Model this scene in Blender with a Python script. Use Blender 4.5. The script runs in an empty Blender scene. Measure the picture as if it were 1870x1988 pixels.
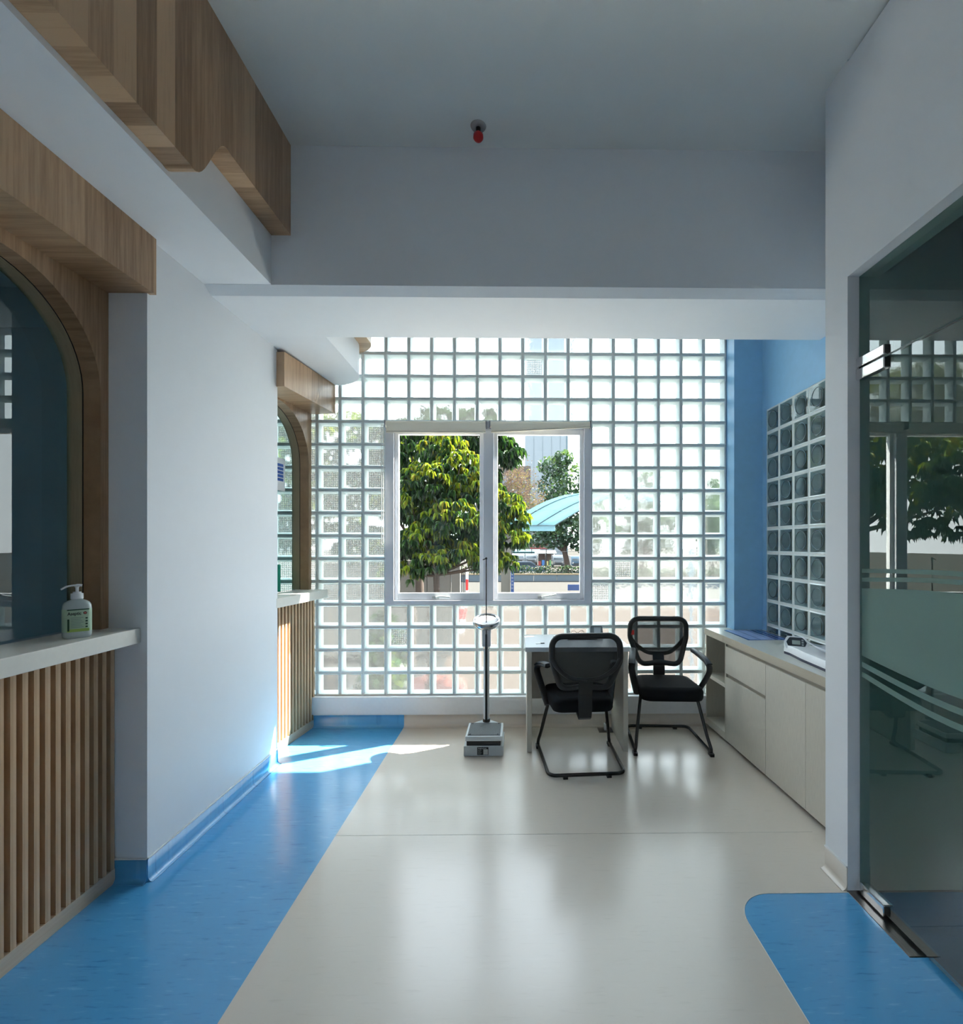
import bpy, math, random
from mathutils import Vector, Matrix

# ------------------------------------------------------------------ camera, sky, sun, exposure
S = bpy.context.scene
COL = S.collection
R = math.radians
cam_d = bpy.data.cameras.new('camera')
cam_d.sensor_fit = 'VERTICAL'
cam_d.sensor_height = 36.0
cam_d.lens = 945.0 / 1988.0 * 36.0
cam_d.shift_x = -(1021.2 - 935.0) / 1988.0
cam_d.shift_y = (1056.0 - 994.0) / 1988.0
cam_d.clip_start = 0.05
cam_d.clip_end = 1000
cam = bpy.data.objects.new('camera', cam_d)
cam.location = (0, 0, 1.59)
cam.rotation_euler = (R(90), 0, R(-0.8))
COL.objects.link(cam)
S.camera = cam

SKY_STRENGTH = 5.2
w = bpy.data.worlds.new('sky')
S.world = w
w.use_nodes = True
nt = w.node_tree
bg = nt.nodes['Background']
tc = nt.nodes.new('ShaderNodeTexCoord')
sx = nt.nodes.new('ShaderNodeSeparateXYZ')
cr = nt.nodes.new('ShaderNodeValToRGB')
nt.links.new(tc.outputs['Generated'], sx.inputs[0])
nt.links.new(sx.outputs['Z'], cr.inputs[0])
cr.color_ramp.elements[0].color = (0.95, 0.97, 1.0, 1)
cr.color_ramp.elements[0].position = 0.0
cr.color_ramp.elements[1].color = (0.76, 0.88, 1.0, 1)
cr.color_ramp.elements[1].position = 0.8
nt.links.new(cr.outputs[0], bg.inputs[0])
bg.inputs[1].default_value = SKY_STRENGTH

sun_d = bpy.data.lights.new('sun', 'SUN')
sun_d.energy = 44.0
sun_d.angle = R(0.6)
sun_d.color = (1.0, 0.93, 0.82)
sun = bpy.data.objects.new('sun', sun_d)
sun.rotation_euler = Vector((-0.75, -0.365, -1.0)).to_track_quat('-Z', 'Y').to_euler()
COL.objects.link(sun)

vs = S.view_settings
vs.view_transform = 'Standard'
vs.look = 'None'
vs.gamma = 1.0
vs.use_curve_mapping = False
vs.exposure = 0.34
cy = S.cycles
cy.use_denoising = True
cy.max_bounces = 9
cy.use_adaptive_sampling = True
cy.adaptive_threshold = 0.15
cy.use_light_tree = False
cy.diffuse_bounces = 5
cy.glossy_bounces = 4
cy.transmission_bounces = 6
cy.transparent_max_bounces = 14
cy.sample_clamp_indirect = 8.0

random.seed(7)

# ------------------------------------------------------------------ materials
MATS = {}
def nodes(name):
    m = bpy.data.materials.new(name)
    m.use_nodes = True
    t = m.node_tree
    return m, t, t.nodes['Principled BSDF'], t.nodes['Material Output']

def mat(name, col, rough=0.5, metal=0.0, spec=0.5, noise=0.0, nscale=(8, 8, 8), bump=0.0, coat=0.0, emit=0.0):
    if name in MATS: return MATS[name]
    m, t, b, o = nodes(name)
    b.inputs['Base Color'].default_value = (*col, 1)
    b.inputs['Roughness'].default_value = rough
    b.inputs['Metallic'].default_value = metal
    b.inputs['Specular IOR Level'].default_value = spec
    b.inputs['Coat Weight'].default_value = coat
    if emit:
        b.inputs['Emission Color'].default_value = (*col, 1); b.inputs['Emission Strength'].default_value = emit
    tcn = t.nodes.new('ShaderNodeTexCoord')
    mp = t.nodes.new('ShaderNodeMapping')
    mp.inputs['Scale'].default_value = nscale
    nz = t.nodes.new('ShaderNodeTexNoise')
    nz.inputs['Detail'].default_value = 5
    t.links.new(tcn.outputs['Object'], mp.inputs[0])
    t.links.new(mp.outputs[0], nz.inputs['Vector'])
    if noise:
        mx = t.nodes.new('ShaderNodeMix'); mx.data_type = 'RGBA'
        rp = t.nodes.new('ShaderNodeMapRange')
        rp.inputs['From Min'].default_value = 0.3; rp.inputs['From Max'].default_value = 0.7
        t.links.new(nz.outputs['Fac'], rp.inputs[0])
        t.links.new(rp.outputs[0], mx.inputs[0])
        mx.inputs[6].default_value = (*[c * (1 - noise) for c in col], 1)
        mx.inputs[7].default_value = (*[min(1, c * (1 + noise)) for c in col], 1)
        t.links.new(mx.outputs[2], b.inputs['Base Color'])
    if bump:
        bp = t.nodes.new('ShaderNodeBump')
        bp.inputs['Strength'].default_value = bump
        bp.inputs['Distance'].default_value = 0.002
        t.links.new(nz.outputs['Fac'], bp.inputs['Height'])
        t.links.new(bp.outputs[0], b.inputs['Normal'])
    MATS[name] = m
    return m

def wood(name, light, dark, axis, strip=9.0, rough=0.35):
    """laminate: strips of differing tone across `axis`, fine grain running the other way"""
    if name in MATS: return MATS[name]
    m, t, b, o = nodes(name)
    tcn = t.nodes.new('ShaderNodeTexCoord')
    sp = t.nodes.new('ShaderNodeSeparateXYZ')
    t.links.new(tcn.outputs['Object'], sp.inputs[0])
    mul = t.nodes.new('ShaderNodeMath'); mul.operation = 'MULTIPLY'; mul.inputs[1].default_value = strip
    t.links.new(sp.outputs[axis], mul.inputs[0])
    fl = t.nodes.new('ShaderNodeMath'); fl.operation = 'FLOOR'
    t.links.new(mul.outputs[0], fl.inputs[0])
    wn = t.nodes.new('ShaderNodeTexWhiteNoise'); wn.noise_dimensions = '1D'
    t.links.new(fl.outputs[0], wn.inputs['W'])
    mp = t.nodes.new('ShaderNodeMapping')
    sc = [0.7, 0.7, 0.7]; sc['XYZ'.index(axis)] = 16
    mp.inputs['Scale'].default_value = sc
    t.links.new(tcn.outputs['Object'], mp.inputs[0])
    nz = t.nodes.new('ShaderNodeTexNoise'); nz.inputs['Detail'].default_value = 6; nz.inputs['Roughness'].default_value = 0.65
    t.links.new(mp.outputs[0], nz.inputs['Vector'])
    a = t.nodes.new('ShaderNodeMath'); a.operation = 'MULTIPLY'; a.inputs[1].default_value = 0.6
    t.links.new(wn.outputs['Value'], a.inputs[0])
    c = t.nodes.new('ShaderNodeMath'); c.operation = 'MULTIPLY_ADD'; c.inputs[1].default_value = 1.0
    t.links.new(nz.outputs['Fac'], c.inputs[0]); t.links.new(a.outputs[0], c.inputs[2])
    rp = t.nodes.new('ShaderNodeValToRGB')
    rp.color_ramp.elements[0].position = 0.42; rp.color_ramp.elements[0].color = (*dark, 1)
    rp.color_ramp.elements[1].position = 1.0; rp.color_ramp.elements[1].color = (*light, 1)
    t.links.new(c.outputs[0], rp.inputs[0])
    t.links.new(rp.outputs[0], b.inputs['Base Color'])
    b.inputs['Roughness'].default_value = rough
    MATS[name] = m
    return m

def vinyl(name, base, dark, light, rough=0.2):
    """sheet vinyl floor: short strokes of darker and lighter pigment running across the room"""
    if name in MATS: return MATS[name]
    m, t, b, o = nodes(name)
    tcn = t.nodes.new('ShaderNodeTexCoord')
    mp = t.nodes.new('ShaderNodeMapping'); mp.inputs['Scale'].default_value = (9, 70, 1)
    t.links.new(tcn.outputs['Object'], mp.inputs[0])
    n1 = t.nodes.new('ShaderNodeTexNoise'); n1.inputs['Scale'].default_value = 1.0; n1.inputs['Detail'].default_value = 4
    n1.inputs['Roughness'].default_value = 0.6
    t.links.new(mp.outputs[0], n1.inputs['Vector'])
    rp = t.nodes.new('ShaderNodeValToRGB')
    e = rp.color_ramp.elements
    e[0].position = 0.27; e[0].color = (*dark, 1)
    e[1].position = 0.74; e[1].color = (*light, 1)
    x = e.new(0.42); x.color = (*base, 1)
    x = e.new(0.6); x.color = (*base, 1)
    t.links.new(n1.outputs['Fac'], rp.inputs[0])
    t.links.new(rp.outputs[0], b.inputs['Base Color'])
    b.inputs['Roughness'].default_value = rough
    b.inputs['Specular IOR Level'].default_value = 0.75
    n2 = t.nodes.new('ShaderNodeTexNoise'); n2.inputs['Scale'].default_value = 3.0; n2.inputs['Detail'].default_value = 2
    t.links.new(tcn.outputs['Object'], n2.inputs['Vector'])
    bp = t.nodes.new('ShaderNodeBump'); bp.inputs['Strength'].default_value = 0.25; bp.inputs['Distance'].default_value = 0.004
    t.links.new(n2.outputs['Fac'], bp.inputs['Height'])
    t.links.new(bp.outputs[0], b.inputs['Normal'])
    MATS[name] = m
    return m

def sheet_glass(name, tint, ior=1.5, rough=0.0):
    """one face of a clear pane: straight-through transmission plus mirror reflection by angle"""
    if name in MATS: return MATS[name]
    m, t, b, o = nodes(name)
    t.nodes.remove(b)
    tr = t.nodes.new('ShaderNodeBsdfTransparent'); tr.inputs[0].default_value = (*tint, 1)
    gl = t.nodes.new('ShaderNodeBsdfGlossy'); gl.inputs['Roughness'].default_value = rough
    gl.inputs[0].default_value = (0.95, 1, 0.98, 1)
    fr = t.nodes.new('ShaderNodeFresnel'); fr.inputs[0].default_value = ior
    ge = t.nodes.new('ShaderNodeNewGeometry')
    inv = t.nodes.new('ShaderNodeMath'); inv.operation = 'SUBTRACT'; inv.inputs[0].default_value = 1.0
    t.links.new(ge.outputs['Backfacing'], inv.inputs[1])
    ml = t.nodes.new('ShaderNodeMath'); ml.operation = 'MULTIPLY'
    t.links.new(fr.outputs[0], ml.inputs[0]); t.links.new(inv.outputs[0], ml.inputs[1])
    mx = t.nodes.new('ShaderNodeMixShader')
    t.links.new(ml.outputs[0], mx.inputs[0])
    t.links.new(tr.outputs[0], mx.inputs[1]); t.links.new(gl.outputs[0], mx.inputs[2])
    t.links.new(mx.outputs[0], o.inputs[0])
    MATS[name] = m
    return m

def translucent(name, col, through=0.5, clear=0.0, rough=0.4, gloss=0.04, clear_col=(1, 1, 1), grid=0):
    """diffuse sheet that lets light through; `clear` part passes straight, `grid` cuts a moulded grid into it"""
    if name in MATS: return MATS[name]
    m, t, b, o = nodes(name)
    b.inputs['Base Color'].default_value = (*col, 1)
    b.inputs['Roughness'].default_value = rough
    tl = t.nodes.new('ShaderNodeBsdfTranslucent'); tl.inputs[0].default_value = (*col, 1)
    mx = t.nodes.new('ShaderNodeMixShader'); mx.inputs[0].default_value = through
    t.links.new(b.outputs[0], mx.inputs[1]); t.links.new(tl.outputs[0], mx.inputs[2])
    last = mx
    if clear or grid:
        tr = t.nodes.new('ShaderNodeBsdfTransparent'); tr.inputs[0].default_value = (*clear_col, 1)
        m2 = t.nodes.new('ShaderNodeMixShader'); m2.inputs[0].default_value = clear
        t.links.new(last.outputs[0], m2.inputs[1]); t.links.new(tr.outputs[0], m2.inputs[2])
        last = m2
    t.links.new(last.outputs[0], o.inputs[0])
    MATS[name] = m
    return m

def block_pane(name, rough, milk, tint=(0.93, 0.98, 0.98), milkcol=(0.9, 0.93, 0.93), grid=0):
    """outer pane of a glass block: rough refraction plus a milky diffuse share; optional moulded grid"""
    if name in MATS: return MATS[name]
    m, t, b, o = nodes(name)
    t.nodes.remove(b)
    rf = t.nodes.new('ShaderNodeBsdfRefraction'); rf.inputs['Color'].default_value = (*tint, 1)
    rf.inputs['Roughness'].default_value = rough; rf.inputs['IOR'].default_value = 1.12
    tl = t.nodes.new('ShaderNodeBsdfTranslucent'); tl.inputs[0].default_value = (*milkcol, 1)
    mx = t.nodes.new('ShaderNodeMixShader'); mx.inputs[0].default_value = milk
    t.links.new(rf.outputs[0], mx.inputs[1]); t.links.new(tl.outputs[0], mx.inputs[2])
    last = mx
    tcn = t.nodes.new('ShaderNodeTexCoord')
    if grid:
        sp = t.nodes.new('ShaderNodeSeparateXYZ'); t.links.new(tcn.outputs['Object'], sp.inputs[0])
        outs = []
        for ax in ('X', 'Z'):
            ml = t.nodes.new('ShaderNodeMath'); ml.operation = 'MULTIPLY'; ml.inputs[1].default_value = grid
            t.links.new(sp.outputs[ax], ml.inputs[0])
            fr = t.nodes.new('ShaderNodeMath'); fr.operation = 'FRACT'; t.links.new(ml.outputs[0], fr.inputs[0])
            gt = t.nodes.new('ShaderNodeMath'); gt.operation = 'LESS_THAN'; gt.inputs[1].default_value = 0.3
            t.links.new(fr.outputs[0], gt.inputs[0]); outs.append(gt)
        mxm = t.nodes.new('ShaderNodeMath'); mxm.operation = 'MAXIMUM'
        t.links.new(outs[0].outputs[0], mxm.inputs[0]); t.links.new(outs[1].outputs[0], mxm.inputs[1])
        rib = t.nodes.new('ShaderNodeBsdfDiffuse'); rib.inputs[0].default_value = (0.30, 0.36, 0.38, 1)
        sc = t.nodes.new('ShaderNodeMath'); sc.operation = 'MULTIPLY'; sc.inputs[1].default_value = 0.75
        t.links.new(mxm.outputs[0], sc.inputs[0])
        m3 = t.nodes.new('ShaderNodeMixShader'); t.links.new(sc.outputs[0], m3.inputs[0])
        t.links.new(last.outputs[0], m3.inputs[1]); t.links.new(rib.outputs[0], m3.inputs[2])
        last = m3
    else:
        nz = t.nodes.new('ShaderNodeTexNoise'); nz.inputs['Scale'].default_value = 14; nz.inputs['Detail'].default_value = 2
        oi = t.nodes.new('ShaderNodeObjectInfo')
        ad = t.nodes.new('ShaderNodeVectorMath'); ad.operation = 'ADD'
        t.links.new(tcn.outputs['Object'], ad.inputs[0]); t.links.new(oi.outputs['Location'], ad.inputs[1])
        t.links.new(ad.outputs[0], nz.inputs['Vector'])
        bp = t.nodes.new('ShaderNodeBump'); bp.inputs['Strength'].default_value = 0.5; bp.inputs['Distance'].default_value = 0.01
        t.links.new(nz.outputs['Fac'], bp.inputs['Height']); t.links.new(bp.outputs[0], rf.inputs['Normal'])
    t.links.new(last.outputs[0], o.inputs[0])
    MATS[name] = m
    return m

M_WALL = mat('wall_paint', (0.78, 0.80, 0.83), 0.55, noise=0.006, nscale=(3, 3, 3))
M_CEIL = mat('ceiling_paint', (0.72, 0.735, 0.72), 0.7, noise=0.006, nscale=(2, 2, 2))
M_BLUE = mat('blue_paint', (0.25, 0.50, 0.76), 0.5, noise=0.03, nscale=(3, 3, 3))
M_BOOTH = mat('booth_paint', (0.16, 0.38, 0.54), 0.6, noise=0.03, nscale=(3, 3, 3))
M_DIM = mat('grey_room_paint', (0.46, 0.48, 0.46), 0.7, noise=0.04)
M_VBLUE = vinyl('blue_vinyl', (0.085, 0.37, 0.70), (0.045, 0.24, 0.54), (0.15, 0.48, 0.80), 0.22)
M_VBEIGE = vinyl('beige_vinyl', (0.68, 0.615, 0.54), (0.64, 0.575, 0.50), (0.70, 0.635, 0.56), 0.22)
M_TILE = mat('dark_tile', (0.05, 0.065, 0.065), 0.35, noise=0.1)
M_WOODY = wood('wood_strips', (0.55, 0.36, 0.215), (0.25, 0.145, 0.075), 'Y', 11.0)
M_WOODX = wood('wood_strips_soffit', (0.60, 0.43, 0.28), (0.36, 0.24, 0.14), 'Y', 7.0)
M_SLAT = wood('slat_wood', (0.62, 0.42, 0.26), (0.46, 0.29, 0.16), 'Y', 40.0)
M_SLATB = wood('slat_backing', (0.30, 0.17, 0.08), (0.22, 0.12, 0.05), 'Y', 20.0)
M_FRAME = mat('arch_frame', (0.34, 0.28, 0.18), 0.45, noise=0.08, nscale=(30, 2, 2))
M_GAP = mat('dark_gap', (0.01, 0.01, 0.01), 0.8)
M_LEDGE = mat('ledge_laminate', (0.74, 0.72, 0.66), 0.35, noise=0.02)
M_CAB = mat('cabinet_laminate', (0.60, 0.565, 0.49), 0.38, noise=0.06, nscale=(40, 40, 3))
M_CABIN = mat('cabinet_carcass', (0.46, 0.43, 0.35), 0.5, noise=0.05, nscale=(40, 40, 3))
M_TOP = mat('worktop', (0.60, 0.61, 0.57), 0.28, noise=0.03)
M_ALU = mat('white_aluminium', (0.70, 0.73, 0.80), 0.35, spec=0.5, noise=0.01)
M_SASH = mat('white_sash', (0.84, 0.86, 0.90), 0.3, noise=0.01)
M_METAL = mat('chrome', (0.75, 0.75, 0.76), 0.12, metal=1.0, noise=0.02)
M_STEEL = mat('brushed_steel', (0.20, 0.185, 0.17), 0.32, metal=1.0, noise=0.15, nscale=(60, 3, 60))
M_BLACK = mat('black_plastic', (0.008, 0.009, 0.011), 0.42, noise=0.1)
M_BLACKF = mat('black_fabric', (0.006, 0.007, 0.009), 0.85, spec=0.15, noise=0.25, nscale=(300, 300, 300), bump=0.3)
M_BLACKT = mat('black_tube', (0.007, 0.007, 0.009), 0.22, spec=0.6, noise=0.1)
M_GREYARM = mat('arm_pad', (0.035, 0.045, 0.055), 0.4, noise=0.1)
M_WHITEP = mat('white_plastic', (0.80, 0.82, 0.85), 0.3, noise=0.02)
M_MORTAR = mat('mortar', (0.66, 0.70, 0.71), 0.8, noise=0.06, nscale=(30, 30, 30), bump=0.2)
M_CURB = mat('curb_paint', (0.70, 0.71, 0.73), 0.5, noise=0.02)
M_CREAM = None
M_RED = mat('red_paint', (0.55, 0.01, 0.01), 0.4, noise=0.05)
M_PANE = sheet_glass('window_glass', (0.97, 0.985, 0.98), 1.45)
M_DOORG = sheet_glass('door_glass', (0.62, 0.74, 0.70), 1.75)
M_BOOTHG = sheet_glass('booth_glass', (0.85, 0.94, 0.95), 1.6)
M_BCLEAR = sheet_glass('block_front', (0.95, 0.985, 0.98), 1.3)
M_BRIM = mat('block_rim', (0.78, 0.86, 0.87), 0.10, spec=0.8, noise=0.03)
M_BWALL = translucent('block_side', (0.86, 0.91, 0.91), 0.5, 0.0, 0.2)
M_BBACK = translucent('block_back_rim', (0.40, 0.44, 0.44), 0.5, 0.0, 0.2)
M_BPANE = block_pane('block_pane', 0.22, 0.045)
M_BGRID = block_pane('block_pane_grid', 0.15, 0.08, grid=62)
M_BSIDE = sheet_glass('block_back', (0.78, 0.88, 0.88), 1.5, 0.15)
M_FILM = translucent('frosted_film', (0.42, 0.60, 0.55), 0.45, 0.35, 0.5, clear_col=(0.7, 0.8, 0.76))
M_CREAM = mat('blind_fabric', (0.93, 0.88, 0.75), 0.7, noise=0.02, nscale=(200, 5, 200))
M_MESH = translucent('chair_mesh', (0.03, 0.033, 0.035), 0.2, 0.42, 0.8)
M_CLEARP = sheet_glass('acrylic', (0.55, 0.85, 0.75), 1.5)

# ------------------------------------------------------------------ mesh helpers
class MB:
    def __init__(s): s.v = []; s.f = []; s.m = []; s.sm = []
    def add(s, vs_, fs, mi=0, smooth=False):
        o = len(s.v); s.v += [tuple(p) for p in vs_]
        for f in fs: s.f.append([i + o for i in f]); s.m.append(mi); s.sm.append(smooth)
        return s
    def box(s, x0, x1, y0, y1, z0, z1, mi=0):
        return s.add([(x0, y0, z0), (x1, y0, z0), (x1, y1, z0), (x0, y1, z0), (x0, y0, z1), (x1, y0, z1), (x1, y1, z1), (x0, y1, z1)],
                     [(0, 3, 2, 1), (4, 5, 6, 7), (0, 1, 5, 4), (1, 2, 6, 5), (2, 3, 7, 6), (3, 0, 4, 7)], mi)
    def prism(s, pts, h0, h1, axis='z', mi=0, smooth=False):
        """polygon extruded along axis; pts are (a,b) in the two other axes in xyz order"""
        def P(a, b, h): return (a, b, h) if axis == 'z' else ((a, h, b) if axis == 'y' else (h, a, b))
        n = len(pts)
        s.add([P(a, b, h0) for a, b in pts] + [P(a, b, h1) for a, b in pts],
              [tuple(range(n - 1, -1, -1)), tuple(range(n, 2 * n))], mi)
        s.add([P(a, b, h0) for a, b in pts] + [P(a, b, h1) for a, b in pts],
              [(i, (i + 1) % n, n + (i + 1) % n, n + i) for i in range(n)], mi, smooth)
        return s
    def tube(s, path, r, n=10, closed=False, mi=0, caps=True, flat=None):
        P = [Vector(p) for p in path]; L = len(P)
        rr = r if isinstance(r, (list, tuple)) else [r] * L
        up = None; rings = []
        for i in range(L):
            if closed: t = P[(i + 1) % L] - P[i - 1]
            else: t = P[min(i + 1, L - 1)] - P[max(i - 1, 0)]
            t.normalize()
            if up is None:
                up = Vector((0, 0, 1)) if abs(t.z) < 0.9 else Vector((1, 0, 0))
            up = (up - t * up.dot(t)).normalized()
            sd = t.cross(up)
            a, b = (1, 1) if flat is None else flat
            rings.append([P[i] + (up * math.sin(k * 2 * math.pi / n) * b + sd * math.cos(k * 2 * math.pi / n) * a) * rr[i] for k in range(n)])
        vsx = [p for q in rings for p in q]; fs = []
        for i in range(L if closed else L - 1):
            j = (i + 1) % L
            for k in range(n):
                fs.append((i * n + k, j * n + k, j * n + (k + 1) % n, i * n + (k + 1) % n))
        s.add(vsx, fs, mi, True)
        if caps and not closed:
            s.add(rings[0], [tuple(range(n))], mi); s.add(rings[-1], [tuple(range(n - 1, -1, -1))], mi)
        return s
    def lathe(s, prof, n=24, c=(0, 0, 0), mi=0, sx=1.0, sy=1.0):
        vsx = []; fs = []
        for r, z in prof:
            for k in range(n):
                a = k * 2 * math.pi / n
                vsx.append((c[0] + r * math.cos(a) * sx, c[1] + r * math.sin(a) * sy, c[2] + z))
        for i in range(len(prof) - 1):
            for k in range(n):
                fs.append((i * n + k, i * n + (k + 1) % n, (i + 1) * n + (k + 1) % n, (i + 1) * n + k))
        s.add(vsx, fs, mi, True)
        s.add(vsx[:n], [tuple(range(n - 1, -1, -1))], mi); s.add(vsx[-n:], [tuple(range(n))], mi)
        return s
    def xf(s, M):
        s.v = [tuple(M @ Vector(p)) for p in s.v]; return s
    def mesh(s, name, mats):
        me = bpy.data.meshes.new(name)
        me.from_pydata(s.v, [], s.f)
        for m in (mats if isinstance(mats, (list, tuple)) else [mats]): me.materials.append(m)
        me.polygons.foreach_set('material_index', s.m)
        me.polygons.foreach_set('use_smooth', s.sm)
        me.update()
        return me
    def build(s, name, mats, parent=None, loc=(0, 0, 0), rz=0.0, bevel=0.0):
        return link(name, s.mesh(name, mats), parent, loc, rz, bevel)

def link(name, me, parent=None, loc=(0, 0, 0), rz=0.0, bevel=0.0):
    o = bpy.data.objects.new(name, me)
    COL.objects.link(o)
    o.parent = parent; o.location = loc
    o.rotation_euler = (0, 0, rz)
    if bevel:
        b = o.modifiers.new('bevel', 'BEVEL'); b.width = bevel; b.segments = 2; b.limit_method = 'ANGLE'; b.angle_limit = R(40)
    return o

def thing(name, label, cat, loc=(0, 0, 0), rz=0.0, group=None):
    o = bpy.data.objects.new(name, None); COL.objects.link(o)
    o.location = loc; o.rotation_euler = (0, 0, rz); o.empty_display_size = 0.1
    return tag(o, label, cat, group)
def tag(o, label, cat, group=None, kind=None):
    o['label'] = label; o['category'] = cat
    if group: o['group'] = group
    if kind: o['kind'] = kind
    return o
def struct(o, label=None):
    o['kind'] = 'structure'
    if label: o['label'] = label
    return o
def sroot(name, loc=(0, 0, 0), rz=0.0, label=None):
    o = bpy.data.objects.new(name, None); COL.objects.link(o)
    o.location = loc; o.rotation_euler = (0, 0, rz); o.empty_display_size = 0.1
    return struct(o, label)

def rpoly(pts, r, n=5):
    """rounded polygon (2-D); r single or per corner"""
    out = []; L = len(pts)
    for i in range(L):
        p = Vector(pts[i]); a = Vector(pts[i - 1]) - p; b = Vector(pts[(i + 1) % L]) - p
        rad = r[i] if isinstance(r, (list, tuple)) else r
        if rad <= 0: out.append(tuple(p)); continue
        ang = a.angle(b); d = min(rad / math.tan(ang / 2), a.length * 0.49, b.length * 0.49)
        rr = d * math.tan(ang / 2)
        a.normalize(); b.normalize()
        c = p + (a + b).normalized() * (rr / math.sin(ang / 2))
        s0 = p + a * d - c; s1 = p + b * d - c
        a0 = math.atan2(s0.y, s0.x); a1 = math.atan2(s1.y, s1.x)
        da = (a1 - a0 + math.pi) % (2 * math.pi) - math.pi
        for k in range(n + 1):
            t = a0 + da * k / n
            out.append((c.x + rr * math.cos(t), c.y + rr * math.sin(t)))
    return out
def crom(pts, n=6, closed=False):
    P = [Vector(p) for p in pts]; L = len(P); out = []
    for i in range(L if closed else L - 1):
        if closed: a, b, c, d = P[i - 1], P[i], P[(i + 1) % L], P[(i + 2) % L]
        else: a, b, c, d = P[max(i - 1, 0)], P[i], P[i + 1], P[min(i + 2, L - 1)]
        for k in range(n):
            t = k / n
            out.append(0.5 * ((2 * b) + (c - a) * t + (2 * a - 5 * b + 4 * c - d) * t * t + (3 * b - a - 3 * c + d) * t ** 3))
    if not closed: out.append(P[-1])
    return out
def text(name, body, size, m, parent, loc, rot, ext=0.0003, align='LEFT', sx=1.0, bold=0.0):
    cu = bpy.data.curves.new(name, 'FONT'); cu.body = body; cu.size = size; cu.extrude = ext; cu.align_x = align; cu.offset = bold; cu.resolution_u = 3
    tmp = bpy.data.objects.new(name, cu); COL.objects.link(tmp)
    dg = bpy.context.evaluated_depsgraph_get()
    me = bpy.data.meshes.new_from_object(tmp.evaluated_get(dg))
    bpy.data.objects.remove(tmp)
    me.materials.clear(); me.materials.append(m)
    o = link(name, me, parent, loc); o.rotation_euler = rot; o.scale = (sx, 1, 1)
    return o

CEIL = 3.81
GY = 4.28            # inner face of the glass-block wall
X0, Z0, PT = -1.768, 0.262, 0.2

# ------------------------------------------------------------------ room shell
fl = MB().prism([(-1.0, -3.0), (1.59, -3.0), (1.59, 2.25), (2.1, 2.25), (2.1, 4.27), (-1.0, 4.27)], -0.1, 0.0).build('floor', M_VBEIGE)
struct(fl, 'glossy beige sheet vinyl floor')
MB().box(-2.0, -1.0, -3.0, 4.27, -0.1, 0.0).build('blue_strip', M_VBLUE, fl)
pp = rpoly([(0.962, -1.0), (1.59, -1.0), (1.59, 2.197), (0.962, 2.197)], [0, 0, 0, 0.17], 10)
MB().prism(pp, 0.0, 0.0012).build('blue_patch', M_VBLUE, fl)
rim = [(x, y, 0.0012) for x, y in rpoly([(0.962, -1.0), (0.962, 2.197), (1.55, 2.197)], [0, 0.17, 0], 10)]
MB().tube(rim, 0.0018, 5).build('weld_seam', mat('weld', (0.72, 0.72, 0.70), 0.4), fl)
MB().box(-1.0, 1.62, 2.665, 2.667, 0.0, 0.0006).build('sheet_seam', mat('seam', (0.42, 0.39, 0.34), 0.5), fl)
fr_ = MB().box(1.59, 5.2, -3, 2.25, -0.1, -0.002)
fr_.box(2.1, 5.2, 2.25, 4.3, -0.1, -0.002)
fr = struct(fr_.build('floor_side_room', M_TILE), 'dark tiled floor behind the glass door')
for k in range(6):
    MB().box(1.62, 5.2, -1.0 + k * 0.6, -0.996 + k * 0.6, -0.002, -0.0012).build('tile_joint', M_GAP, fr)
for k in range(5):
    MB().box(2.2 + k * 0.6, 2.204 + k * 0.6, -3, 2.25, -0.002, -0.0012).build('tile_joint', M_GAP, fr)
struct(MB().box(-4.6, -2.0, -1.0, 4.4, -0.1, -0.001).build('floor_booth', mat('booth_floor', (0.30, 0.33, 0.36), 0.4, noise=0.05)))
struct(MB().box(-4.7, 5.3, -3.2, 4.5, CEIL, CEIL + 0.15).build('ceiling', M_CEIL), 'plain grey-white ceiling')
# left pier and the wall nearer than the first booth
struct(MB().box(-2.1, -1.75, 2.315, 3.55, 0, 3.3).build('wall_left', M_WALL), 'pale wall pier between the two arched booths')
wn = MB().box(-2.1, -1.75, -1.25, 1.365, 0, 3.3)
wn.box(-2.1, -1.75, -3.0, -2.85, 0, 3.3)
wn.box(-2.1, -1.75, -2.85, -1.25, 0, 0.25)
wn.box(-2.1, -1.75, -2.85, -1.25, 2.6, 3.3)
struct(wn.build('wall_left_near', M_WALL))
wfill = sroot('window_4', (-1.95, -2.05, 0))  # unseen window added behind the camera as daylight fill
for a, b in ((-0.8, -0.02), (0.02, 0.8)):
    MB().box(-0.004, 0.004, a, b, 0.25, 2.6).build('pane', M_PANE, wfill)
MB().box(-0.03, 0.03, -0.02, 0.02, 0.25, 2.6).build('mullion', M_ALU, wfill)
struct(MB().box(-4.7, -4.6, -1.0, 4.4, -0.1, CEIL).build('wall_booth_left', M_BOOTH))
struct(MB().box(-4.7, -2.05, -1.1, -1.0, -0.1, CEIL).build('wall_booth_near', M_BOOTH))
struct(MB().box(-2.1, 5.3, -3.2, -3.0, -0.1, CEIL).build('wall_behind', M_WALL))
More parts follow.
